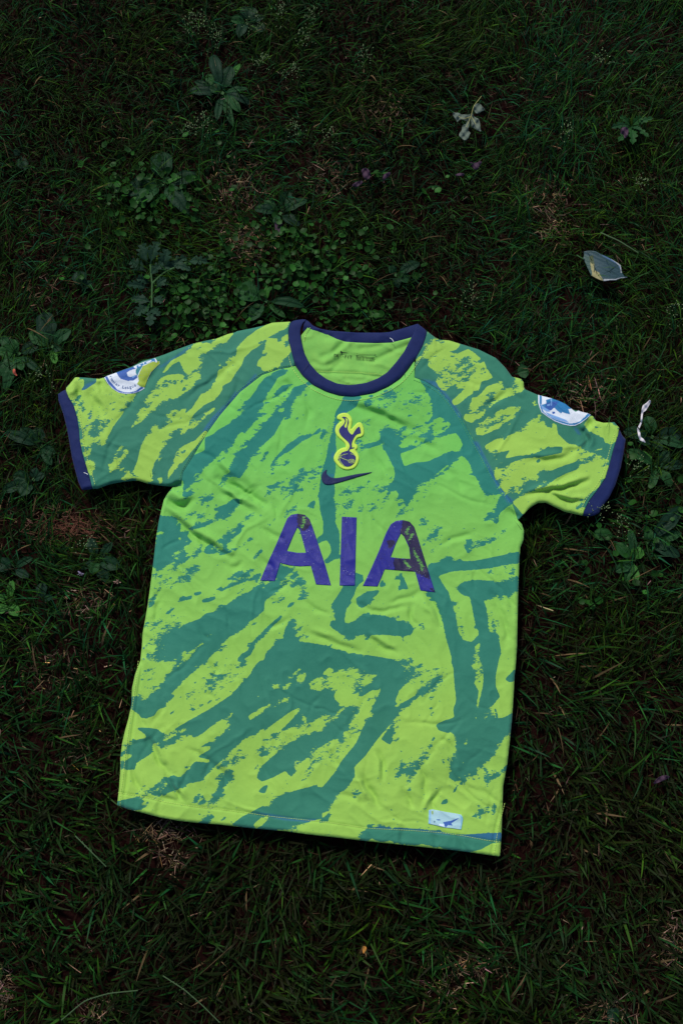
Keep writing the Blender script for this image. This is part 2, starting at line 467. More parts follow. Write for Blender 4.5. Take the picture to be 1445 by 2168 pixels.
# ---- the print: teal strokes (+), lime gaps (-), in order
STROKES = """
sleeve
- A 145,640 170,590 215,535 280,540 400,550 440,535 465,600 540,655 690,655 640,730 570,830 520,890 470,980 440,1050 400,1115 425,1010 380,1020 330,1045 250,1045 250,930 235,850 205,740 165,690
+ A 275,540 380,553 375,580 340,600 290,635 245,645 280,610 285,580
+ A 225,680 262,680 255,720 225,790 200,745
+ A 340,755 355,750 335,850 290,940 280,995 265,1030 250,1035 250,950 310,890
+ A 360,880 395,870 400,930 340,965 300,1000 320,950
- A 250,1050 340,1045 330,1130 305,1200 320,1160 375,1160 355,1240 340,1300 318,1260 270,1120
- A 550,1075 625,1062 605,1150 560,1210 470,1280 490,1190 520,1180 515,1130
- A 590,1205 625,1260 660,1300 720,1300 790,1340 740,1345 650,1325 560,1320 555,1295
- A 610,990 650,920 720,870 790,800 850,790 930,720 1000,690 1080,640 1150,560 1182,530 1160,512 1100,540 1060,530 1000,510 920,520 860,550 810,620 770,700 700,810 650,900
- A 650,1270 690,1180 710,1090 760,980 820,920 900,880 980,830 1045,780 1060,790 1050,820 1110,770 1160,690 1230,640 1290,600 1342,612 1330,650 1280,710 1200,750 1120,820 1090,890 1040,940 960,970 900,1050 850,1130 820,1190 800,1260 810,1290 790,1330 720,1300
- A 920,1340 925,1260 975,1180 985,1090 1050,1060 1130,1020 1190,960 1210,940 1230,960 1100,1110 1000,1230 940,1290
- A 1080,920 1120,880 1190,830 1290,755 1280,790 1200,850 1110,935
- A 1110,290 1210,255 1280,240 1300,230 1385,200 1330,310 1245,325 1195,390 1180,430 1110,490 1080,530 1040,480 1010,410 960,440 900,500 870,530 900,470 950,410 1060,350 1090,310
+ A 1210,255 1280,248 1270,280 1215,280
- A 830,1310 880,1300 885,1340 850,1362 860,1330
- B 0,248 90,205 160,190 160,205 120,250 70,290 50,320 0,315
- B 35,535 45,475 120,400 200,300 250,240 330,180 400,140 460,112 595,102 585,140 560,165 520,180 470,205 420,232 380,262 370,290 300,330 240,390 220,450 180,500 140,570 80,600 40,640 0,690 0,590
- B 400,290 420,240 520,240 575,200 590,300 602,340 560,390 500,440 440,490 390,490 370,480 375,460 335,450 350,410 375,380 385,330
- C 738,180 820,245 760,270 720,300 720,250
- C 650,400 690,370 740,350 720,390 690,420 640,450
- C 835,240 900,250 995,285 950,330 890,340 850,300
- C 720,310 820,260 870,310 900,345 960,360 1050,320 1110,360 1140,390 1110,450 1170,410 1190,470 1240,540 1190,560 1100,580 1050,600 980,620 900,640 850,640 810,590 800,560 850,520 800,520 820,480 760,470 730,440 770,410 700,380
- C 920,720 1000,650 1060,590 1150,570 1130,640 1050,680 980,740 940,755
- C 1010,850 1040,790 1010,780 1070,740 1080,690 1130,680 1190,610 1260,580 1310,620 1380,620 1410,670 1330,690 1260,730 1200,790 1130,850 1080,890 1030,870
- D 20,740 60,690 150,640 250,590 365,568 360,600 310,640 335,650 270,690 190,750 80,800 30,800
- D 220,270 250,290 300,345 270,320
- D 310,350 345,355 385,380 395,430 385,480 360,470 345,410
- D 455,540 495,550 490,590 465,595
- D 90,880 160,840 280,800 370,760 440,690 530,670 570,740 610,750 605,700 640,720 650,790 700,840 740,870 780,870 850,910 940,940 900,970 830,990 700,1030 600,1070 520,1090 470,1120 350,1190 320,1190 290,1240 230,1250 210,1190 160,1110 170,1050 150,1000 110,970
+ D 100,912 200,905 170,950 290,910 240,980 330,960 480,940 500,925 600,890 690,885 680,935 560,960 500,970 420,975 320,1000 250,1040 150,1050 110,980
+ D 480,1000 510,975 520,1000 490,1015
- D 1045,985 940,995 830,1020 800,1060 720,1090 640,1130 600,1160 500,1190 420,1240 300,1310 385,1410 430,1365 500,1318 560,1316 640,1355 700,1385 845,1418 860,1340 950,1210 1010,1130 1035,1050
+ D 805,1300 870,1260 960,1205 910,1280 870,1320 850,1350 770,1370 820,1320
+ D 455,1245 480,1235 470,1255
+ D 370,1370 395,1355 390,1375
- D 905,645 925,655 940,685 1000,700 1085,695 1125,740 1110,800 1085,860 1010,860 1000,820 950,800 890,780 860,730 830,720 880,680
+ D 905,705 950,735 1025,737 940,752
- D 920,915 1000,890 990,910 920,918
body
+ B 480,490 600,470 610,440 560,510 500,540 460,610 430,650 400,720 370,790 340,830 310,900 280,930 200,970 150,1050 100,1090 50,1120 0,1150 -60,1200 -60,1000 0,975 40,940 130,890 200,830 260,760 280,700 330,640 350,600 400,540
+ A 1320,950 1270,1010 1240,1080 1150,1120 1080,1150 1030,1200 970,1260 950,1320 1000,1380 1040,1390 1030,1450 1110,1450 1110,1380 1150,1310 1190,1250 1260,1190 1310,1130 1345,1090
- A 1000,1330 1030,1320 1045,1360 1030,1400 1010,1390
+ B 760,545 700,590 620,610 590,680 500,760 430,850 330,960 230,1070 180,1130 140,1200 100,1290 40,1360 90,1340 130,1290 200,1290 260,1250 280,1180 330,1110 400,1040 470,980 540,850 600,780 640,690 690,640 730,600 780,590
+ B 320,960 370,880 400,870 420,900 380,960 330,1000
+ B 450,700 480,650 530,600 575,590 570,640 510,670
+ B 350,1295 420,1240 480,1150 570,1050 650,1000 720,950 760,975 830,910 820,960 740,1000 680,1030 620,1080 540,1130 480,1180 420,1260
+ B 370,1190 390,1120 420,1090 430,1110 400,1170
+ B 510,1400 580,1340 600,1320 720,1270 700,1310 620,1360 540,1430
+ B 620,870 640,845 675,838 650,868 630,880
+ B 1000,680 1135,680 1100,760 1040,800 980,830 960,900 940,1000 945,1100 940,1240 930,1300 920,1445 815,1445 820,1350 830,1290 850,1200 870,1140 880,1060 910,960 925,880 940,800 980,740
+ C 370,1000 420,930 500,940 560,910 680,890 750,870 780,830 760,690 720,620 680,560 640,530 720,565 830,640 920,740 1000,850 1080,1000 1160,1140 1220,1260 1290,1370 1260,1445 1180,1445 1160,1400 1110,1310 1060,1200 1000,1130 920,1180 860,1230 760,1310 650,1390 600,1445 520,1445 500,1390 410,1400 370,1430 440,1370 480,1330 490,1270 480,1230 430,1130 390,1050
- C 510,1030 540,980 640,940 740,900 780,870 830,840 890,870 920,900 870,950 780,990 700,1030 640,1060 540,1080 510,1060
- C 530,1120 650,1080 720,1040 800,1000 900,980 960,960 1010,1060 980,1100 900,1110 810,1150 740,1180 640,1190 560,1220 540,1160
+ C 480,670 600,595 615,605 540,650
+ C 590,665 640,628 652,640 610,672
+ C 230,1060 330,1030 380,1018 390,1050 300,1080 250,1085
+ F 435,160 500,100 570,60 590,0 840,0 760,90 710,140 690,190 690,230 640,270 590,310 585,290 650,230 640,180 600,170 610,140 580,100 510,130
+ F 1110,-10 1230,0 1265,60 1315,130 1250,160 1190,150 1150,100 1130,50
+ F 1345,140 1280,170 1230,250 1170,310 1220,300 1250,340 1270,330 1280,270 1330,230 1390,195
+ F 85,80 185,85 180,190 195,260 185,330 215,400 215,570 180,580 130,610 110,590 140,560 160,530 155,490 130,450 100,460 70,480 60,440 105,410 105,330 85,250 75,160
+ F 320,665 370,680 375,720 330,760 310,820 290,850 265,900 250,960 245,1000 350,1000 370,950 440,945 530,960 620,985 690,1010 707,1050 690,1085 600,1090 500,1080 400,1085 300,1080 240,1085 190,1055 155,1030 150,995 190,985 175,930 160,880 180,850 220,790 245,745
+ F 320,840 400,790 482,783 470,810 430,840 410,880 360,905 330,880
+ F 500,710 530,760 475,767 490,720
+ F 600,670 630,665 650,720 675,780 605,777 600,720
+ F 800,630 870,600 960,590 1100,590 1250,560 1410,525 1412,605 1300,620 1200,640 1100,650 960,660 870,690 900,740 940,800 960,880 990,950 1000,1050 1030,1110 1090,1130 1140,1080 1110,980 1090,880 1080,830 1030,815 1000,790 1000,755 1040,725 1150,715 1270,725 1405,692 1405,795 1300,820 1220,845 1170,850 1190,900 1200,1000 1210,1060 1270,1070 1280,1150 1290,1200 1250,1300 1245,1400 1240,1450 980,1450 970,1300 950,1200 920,1100 900,1000 880,940 860,880 800,790 790,700
- F 1110,1160 1145,1130 1162,1200 1168,1300 1172,1445 1130,1445 1120,1350 1090,1280 1120,1200
+ F 1060,470 1040,490 1070,545 1100,510 1200,480 1295,430 1280,412 1180,440 1100,465
+ F 735,345 790,310 815,310 780,345 740,357
+ F 755,475 805,463 790,482
+ F 800,530 840,503 852,520 820,547
+ F 740,1010 770,1000 785,1045 765,1050
+ F 625,1090 640,1090 640,1130 628,1130
+ F 1325,1360 1385,1305 1385,1385 1340,1400
+ E 745,203 700,200 640,240 560,280 555,340 500,380 400,410 330,430 380,440 480,420 560,370 640,340 690,340 720,280 757,240
+ E 440,240 480,180 532,168 515,240 460,262
+ E 120,430 140,340 210,328 280,350 300,420 285,500 340,480 390,530 330,560 340,620 260,650 190,700 170,740 70,795 85,650 105,480 170,470 170,460
- E 145,630 185,595 175,615 150,632
- E 275,490 345,475 330,500 285,525
+ E 380,640 330,690 270,720 238,732 250,700 320,660 370,632
+ E 620,560 600,500 640,450 765,428 760,460 700,500 640,550
+ E 468,612 500,560 552,535 548,570 490,622
+ E 630,642 598,632 650,600 760,556 745,590 660,622
+ E 600,100 585,95 650,20 690,-5 790,-5 740,30 680,40
+ E 1060,150 1120,80 1180,50 1262,-5 1250,40 1180,90 1120,130 1080,168
+ E 850,672 870,620 920,578 928,610 880,650
+ E 555,895 640,860 720,830 830,800 900,750 920,790 850,830 760,850 680,880 610,912
+ E 458,972 560,948 572,970 510,992 460,997
+ E 262,997 300,962 392,938 380,970 300,992
+ E 395,920 462,908 450,937 408,947
+ E 152,1107 200,1060 272,1017 220,1080
+ E 50,1025 62,940 112,928 100,970 78,1012
+ E 1100,285 1145,278 1130,308 1105,305
+ E 1260,270 1280,240 1320,208 1332,240 1290,272
+ E 1098,1047 1130,1000 1192,978 1150,1022
+ E 1200,930 1240,870 1282,900 1210,957
+ E 1130,870 1220,788 1232,810 1160,882
+ E 950,840 1010,830 1050,712 1172,735 1120,800 1090,870 1020,920 940,990 935,1060 880,1110 800,1170 720,1240 640,1300 560,1380 480,1450 150,1450 130,1400 120,1330 170,1260 230,1200 330,1160 440,1120 490,1080 580,1060 680,990 780,940 870,880
- E 540,1228 480,1258 440,1320 410,1340 330,1410 280,1450 340,1450 420,1350 460,1320 520,1272
+ E 760,1390 800,1370 820,1350 830,1310 900,1240 960,1180 1030,1120 1070,1088 1075,1110 1000,1180 920,1270 870,1330 830,1400 740,1450 715,1450
+ F 0,1130 100,1150 200,1180 300,1200 400,1215 500,1230 600,1250 700,1228 705,1320 660,1360 620,1400 600,1450 0,1450
+ E 1000,1330 1080,1260 1100,1180 1140,1140 1180,1150 1165,1250 1240,1300 1340,1310 1450,1340 1450,1450 930,1450 950,1380
+ G 155,235 215,240 250,265 300,220 350,180 390,110 430,60 470,-5 690,-5 620,40 560,85 500,150 430,215 390,270 390,312 340,325 310,370 260,390 220,385 205,360 150,325
- G 505,-10 440,60 410,100 350,170 330,200 400,130 450,60 492,20
+ G 505,282 460,330 398,387 420,350
+ G 180,450 260,450 330,460 370,490 450,460 550,400 650,345 740,290 830,230 905,150 960,90 1000,20 1030,-5 1450,-5 1450,370 1380,400 1410,325 1330,390 1250,450 1150,490 1240,400 1320,305 1240,340 1170,390 1100,440 1050,490 1060,450 1000,500 920,525 880,570 850,610 800,640 730,710 650,790 660,830 640,820 540,825 480,870 390,900 340,920 230,890 300,850 380,800 440,775 490,790 560,710 590,680 680,690 690,670 640,660 600,650 690,600 695,575 600,590 700,540 760,490 830,430 800,420 850,350 840,340 780,390 700,440 640,490 590,515 520,540 440,560 350,550 300,565 310,610 260,650 190,690 180,738 75,740 80,680 160,650 160,632 80,655 80,600 100,565 180,535 260,520 240,490
- G 365,540 440,490 537,453 530,472 460,502 380,548
- G 1310,33 1250,90 1200,120 1098,170 1150,190 1200,192 1270,130 1340,90 1348,73 1280,100 1300,60
- G 948,370 960,405 1040,350 1120,300 1200,272 1232,280 1238,235 1190,228 1170,250 1050,310
- G 1005,235 1028,225 1025,240 1008,248
- G 1350,160 1450,90 1450,152 1380,182
+ G 1010,770 1030,720 1100,660 1200,570 1300,510 1400,470 1450,450 1450,580 1380,620 1300,680 1270,740 1240,790 1200,745 1120,790 1040,820 1015,800
+ G 830,1115 900,1060 960,1030 1050,980 1130,930 1200,900 1300,870 1400,840 1450,820 1450,1062 1400,1082 1300,1112 1190,1160 1000,1145
- G 1092,1048 1050,1112 1000,1138 983,1110 1040,1060
- G 1320,940 1360,915 1350,930
+ G 872,748 800,735 750,830 720,900 680,960 670,1000 650,1050 605,1100 660,1105 690,1040 720,990 760,930 800,840 840,790
+ G 632,885 580,920 572,965 600,965 620,920
+ G 802,1043 770,1070 728,1105 790,1080
+ G 55,950 130,935 200,918 255,940 220,990 238,1015 150,1010 55,985
+ G 1085,835 1050,850 1012,887 1060,902 1080,860
+ G 1012,642 1050,593 1112,600 1080,642 1030,652
+ H 90,180 180,190 190,230 228,290 205,348 100,388 60,425 -5,475 -5,180
+ H 60,462 170,402 230,345 300,288 352,310 320,360 300,420 230,490 180,530 100,580 -5,640 -5,505
- H -5,190 70,110 150,40 200,70 270,40 380,60 400,90 492,94 430,140 370,190 340,230 200,330 -5,420
+ H 20,190 180,190 190,230 228,290 205,348 100,388 60,425 -5,475 -5,190
- H 0,160 70,110 150,40 200,70 270,40 380,60 400,90 492,94 430,140 370,190 340,230 260,200 180,195 100,210 30,180
- H 180,230 250,200 330,240 360,210 430,240 500,180 527,128 520,160 470,250 420,310 390,360 330,420 300,420 320,360 350,310 300,290 230,330 200,350 220,290 190,260
- H 0,440 50,390 190,355 170,400 80,450 0,510
+ H 480,-5 720,-5 715,85 680,95 640,170 600,260 590,320 650,285 720,240 780,180 820,140 900,80 930,70 920,120 840,190 760,240 690,300 620,370 580,410 510,490 440,580 390,650 320,720 325,780 290,840 230,900 160,970 60,1030 0,1070 0,860 80,830 60,850 100,860 150,800 200,740 230,680 330,560 395,395 470,260 527,128
- H 395,395 370,470 330,560 310,580 260,620 270,580 240,550 180,580 200,640 180,700 230,680 200,740 150,800 100,860 60,850 80,830 0,860 0,640 100,580 180,530 230,490 290,450 310,420
+ H 480,85 530,128 430,202 370,242 338,236 430,140
+ H 585,415 500,530 570,573 582,510 592,470
+ H 975,-5 1000,80 1005,180 1010,270 990,330 1000,380 940,400 870,430 890,470 960,490 985,470 1005,540 1010,600 990,650 965,690 960,790 1000,820 1080,810 1140,760 1200,700 1270,640 1320,560 1360,480 1395,440 1400,345 1340,380 1280,390 1240,370 1260,320 1200,330 1260,300 1310,240 1280,170 1280,100 1300,-5
- H 1110,20 1190,-5 1197,100 1190,180 1170,260 1155,360 1168,380 1138,402 1150,300 1165,200 1130,150 1150,120 1130,60
- H 1047,692 1072,678 1057,708
- H 1058,582 1087,508 1087,557
- H 1148,502 1192,462 1170,492
+ H 1193,790 1280,760 1365,695 1360,740 1290,790 1210,832
+ H 1340,125 1405,55 1418,110 1378,142
+ H 740,700 760,650 770,590 830,550 880,478 852,570 800,660 772,720 720,790 702,840 668,842 690,780 720,740
+ H 588,792 620,740 632,690 652,668 637,760 642,780 610,802
+ H 898,972 930,935 1002,923 960,955 920,977
+ H 1098,1062 1170,1010 1210,988 1292,993 1230,1030 1120,1062
+ H 980,900 1010,850 1030,840 1005,890
+ H 340,1190 400,1150 420,1130 500,1125 600,1130 750,1140 860,1150 960,1168 1060,1178 1200,1168 1325,1163 1322,1230 1250,1240 1180,1280 1090,1302 960,1280 860,1265 780,1240 740,1250 640,1245 560,1220 500,1230 420,1200
+ H 70,1102 100,1070 152,1035 147,1092
+ H 118,1192 167,1143 157,1182
"""
# dry brush: more broken edge; third word = how much ink is left
DRY = """
-.16 A 300,840 440,820 520,850 440,1000 380,990 300,980
-.22 A 480,590 700,670 620,800 430,800
-.20 A 830,560 1060,560 900,730 840,740
-.20 A 1060,880 1290,760 1200,860 1100,940
-.15 A 960,1090 1060,1070 1040,1140 940,1250
-.16 A 470,1180 560,1070 620,1070 560,1230
-.14 C 720,300 880,350 1130,380 1200,540 850,640 740,420
-.18 C 1010,780 1250,600 1380,640 1100,870
-.17 D 20,700 300,590 330,640 60,790
-.16 D 90,900 250,920 160,980 300,1040 210,1180 160,1060
-.22 D 720,880 860,880 930,940 740,940
-.18 D 160,1060 460,960 330,1130 220,1240
-.17 B 350,790 460,780 330,1000 150,1150 0,1180 130,1060 300,930
-.15 B 480,1150 660,1090 620,1170 420,1300 360,1330
-.16 B 850,900 960,800 930,960 880,1080 840,1200 790,1420 750,1350
-.20 B 700,1230 840,1200 800,1300 400,1440 330,1420
-.17 C 240,700 560,600 720,620 780,750 740,860 560,820 240,740
-.15 C 520,1020 800,960 950,960 700,1060
-.20 C 200,800 330,860 240,1180 150,1280
-.17 C 20,1380 230,1340 480,1310 380,1420 60,1445
-.14 C 640,1400 800,1290 1000,1150 1050,1220 720,1360
-.15 E 190,290 320,330 450,280 560,270 560,350 330,430 260,400 220,340
-.16 E 800,330 940,270 900,350 720,440 560,640 600,480
-.18 E 880,230 1080,130 1280,-10 1380,0 1180,180 900,260
-.17 E 1100,290 1330,200 1200,300 940,430 900,400
-.16 E 700,560 860,480 840,580 640,640
-.17 E 60,800 200,700 460,690 430,800 250,890 90,960
-.17 E 400,540 480,520 420,690 330,760
-.17 E 20,1160 160,1090 480,1040 330,1150 130,1330 20,1300
-.18 E 660,800 900,690 980,690 920,790 560,900
-.18 E 980,960 1130,870 1180,880 1000,1080
-.13 E 10,1340 140,1250 220,1290 140,1450 20,1450
-.17 E 1100,1120 1180,1110 1300,1280 1200,1300
-.17 F 160,150 300,130 330,230 200,330
-.16 F 330,200 560,140 640,200 420,260 210,280
-.16 F 690,90 800,30 900,100 740,200 660,260
-.15 F 1130,50 1200,160 1260,170 1180,310
-.18 F 740,350 900,340 900,480 760,500
-.17 F 1050,460 1350,370 1330,430 1060,540
-.16 F 960,720 1010,820 1090,1120 1030,1110 960,880
-.16 F 1200,650 1400,610 1400,690 1180,700 960,730
-.17 F 850,1150 920,1050 910,1130 830,1210
-.17 F 560,1180 700,1190 720,1330 830,1290 920,1300 800,1430 740,1445 640,1400
-.15 F 140,880 190,890 200,990 130,1000
-.17 F 1190,900 1260,950 1280,1060 1210,1060
-.17 F 1080,1180 1160,1150 1160,1440 1110,1400
-.15 F 20,1390 210,1290 400,1300 470,1350 350,1440 20,1440
-.17 H 70,110 200,40 400,60 480,100 340,230 60,200
-.15 H 720,20 960,20 960,70 900,200 860,360 830,410 840,250 700,200
-.17 H 600,390 640,380 620,540 570,560
-.20 H 640,660 880,500 860,600 760,760 690,900
-.20 H 760,840 810,860 810,1040 760,1060
-.22 H 300,880 400,860 350,920 300,930
-.17 H 280,300 440,220 360,400 300,420
-.15 H 20,590 200,530 350,400 360,480 200,700 0,720
-.18 H 1180,320 1280,300 1240,400 1200,440
-.17 H 900,680 990,640 970,740 900,740
-.16 G 690,-5 1000,-5 950,90 800,230 560,340 520,220 600,120
-.18 G 850,600 940,530 1010,540 880,720 830,730
-.15 G 220,60 370,30 330,120 260,200 210,130
-.14 G 230,890 340,820 400,800 390,920 260,910
-.17 G 1000,560 1240,430 1445,370 1300,520 1090,640
-.17 G 1200,890 1450,640 1450,720 1280,860
-.18 G 960,370 1200,240 1230,280 980,400
"""
BLUE = """
K 430,190 500,140 620,125 720,160 790,210 740,215 600,160 480,180
K 125,1690 170,1760 300,1800 330,1740 200,1740
K 360,1040 450,1030 470,1080 390,1110
K 890,920 990,910 960,1010 900,990
K 630,1740 760,1690 740,1740 650,1790
K 320,420 390,400 350,560 320,640
K 930,290 1050,240 1010,330 940,340
K 270,1180 320,1160 310,1330 260,1290
D 0,845 40,850 140,1060 230,1220 320,1310 270,1320 180,1190 90,1000
C 690,550 800,570 930,720 1000,840 980,850 900,720 800,610
A 1180,960 1220,900 1330,790 1445,640 1450,700 1340,820 1240,930
B -20,860 60,780 200,650 330,510 340,530 220,680 90,800 0,900
A 840,470 960,390 1115,285 1080,325 960,405 870,465
A 245,645 300,590 390,555 330,610 280,640
A 310,880 340,810 345,860 300,930
A 270,1000 320,1000 310,1040 270,1040
D 765,735 800,750 830,800 800,790
H 1000,1182 1200,1166 1325,1160 1322,1208 1250,1215 1100,1197
H 420,1122 700,1128 960,1165 980,1182 700,1145 480,1138
G 960,1025 1100,1040 1300,1075 1420,1075 1400,1095 1200,1080
E 0,1330 20,1330 20,1450 0,1450
"""
inkS = np.zeros(SH); inkB = np.zeros(SH)
cur = None
for ln in STROKES.strip().splitlines():
    if ln in ('sleeve', 'body'):
        cur = inkS if ln == 'sleeve' else inkB
        cur[:] = 1.0 if ln == 'sleeve' else 0.0
        continue
    raster(poly(ln[2:]), cur, 1.0 if ln[0] == '+' else 0.0)
dry = np.zeros(SH); bias = np.zeros(SH)
for ln in DRY.strip().splitlines():
    b, sp = ln.split(' ', 1)
    raster(poly(sp), dry, 1.0); raster(poly(sp), bias, float(b))
dryb = blur(dry, 4); biasb = blur(bias, 4)
blue = np.zeros(SH)
for ln in BLUE.strip().splitlines():
    raster(poly(ln), blue, 1.0)
blue = blur(blue, 1) * 0.5


PATCH = np.clip(0.55 + 1.1 * noise2(SH, 55, 61) + 0.5 * noise2(SH, 22, 62), 0, 1)


def streaks(ang, cl, cs, seed):
    xx = (gx - X0) * cos(ang) + (gy - Y0) * sin(ang); yy = -(gx - X0) * sin(ang) + (gy - Y0) * cos(ang)
    yy = yy + 6 * noise2(SH, 60, seed + 5)
    xx = (xx - xx.min()) / cl * 12; yy = (yy - yy.min()) / cs * 12
    n = noise2((int(yy.max()) + 3, int(xx.max()) + 3), 12, seed) + 0.55 * noise2((int(yy.max()) + 3, int(xx.max()) + 3), 6, seed + 1)
    return n[yy.astype(int), xx.astype(int)]


CLEAN = np.zeros(SH)          # strokes whose edges stayed wet and smooth
for sp in ('F 150,650 380,650 420,920 720,960 730,1100 500,1110 140,1080', 'F 780,600 1420,510 1420,640 960,680 930,780 990,1000 900,1000', 'F 0,1120 720,1220 720,1290 0,1200', 'F 70,70 200,70 230,600 100,620 40,450',
           'B 900,680 1150,680 1060,800 960,1445 800,1445', 'H 690,90 540,480 320,740 320,800 0,1080 0,1000 300,700 560,330', 'H 300,1110 1330,1150 1320,1240 1100,1310 500,1240'):
    raster(poly(sp), CLEAN, 1.0)
CLEAN = blur(CLEAN, 4)
right = np.clip((gx - 900) / 40.0, 0, 1) * np.clip((gy - 1200) / 60.0, 0, 1)
STREAK = streaks(radians(-34), 19, 5.5, 71) * (1 - right) + streaks(radians(80), 19, 5.5, 75) * right


def ink_field(m):
    """blurred edge of the strokes; where the brush ran dry the edge frays out into flecks"""
    m0 = m
    w0 = blur(m, 8)
    zone = np.maximum(dryb, np.clip(4 * w0 * (1 - w0), 0, 1) * PATCH) * (1 - 0.55 * CLEAN)
    m = np.where((m0 < 0.5) & (STREAK > 0.66 - 0.42 * zone) & (zone > 0.30), 1.0, m0)
    m = np.where((m0 > 0.5) & (STREAK < -0.92 + 0.36 * zone) & (zone > 0.40), 0.0, m)
    s = 0.5 * blur(m, 1) + 0.5 * blur(m, 2)
    ws = 0.5 * blur(m, 9) + 0.5 * blur(m, 4)
    near = np.clip(4 * ws * (1 - ws), 0, 1)
    D = np.maximum(dryb, 0.85 * near * PATCH * (1 - 0.6 * CLEAN))
    f = 0.5 + (ws - 0.5) * 0.72 - 0.045
    f = np.where(m0 < 0.5, np.maximum(f, 0.31 * dryb), np.minimum(f, 1 - 0.20 * dryb))
    f = f + (biasb + 0.16 * dryb) * 1.2
    return s * (1 - D * .72) + f * D * .72, 0.20 + 0.55 * D


INK_S, AMP_S = ink_field(inkS)
INK_B, AMP_B = ink_field(inkB)

# ---- cloth height: drape, creases, rumples (metres above the soil)
mask = np.zeros(SH)
raster(outline, mask, 1.0)
mb = blur(mask, 5)
edge = np.clip((blur(mask, 3) - 0.5) * 2, 0, 1)
edge = edge * edge * (3 - 2 * edge)
HZ = np.full(SH, SHIRT_Z) - 0.0030 * (1 - edge)
HZ += 0.0045 * noise2(SH, 210, 1) + 0.0022 * noise2(SH, 95, 2)
wx = gx + 16 * noise2(SH, 70, 3); wy = gy + 16 * noise2(SH, 70, 4)


def ridged(cell, seed, ang, st):
    c, s_ = cos(ang), sin(ang)
    xx = (wx - X0) * c + (wy - Y0) * s_; yy = (-(wx - X0) * s_ + (wy - Y0) * c) * st
    xx -= xx.min(); yy -= yy.min()
    n = noise2((int(yy.max() / 2) + 3, int(xx.max() / 2) + 3), cell / 2, seed)
    return n[(yy / 2).astype(int), (xx / 2).astype(int)]


n1 = blur(1 - np.abs(ridged(60, 11, 0.62, 2.2)), 1)
n2 = blur(1 - np.abs(ridged(34, 12, 0.2, 1.6)), 1)
n3 = blur(1 - np.abs(ridged(46, 13, 1.25, 2.4)), 1)
patch = np.clip(0.5 + noise2(SH, 150, 15), 0, 1)
HZ += 0.0020 * n1 ** 2 * patch + 0.0007 * n2 ** 2 * patch + 0.0015 * n3 ** 2 * (1 - patch)

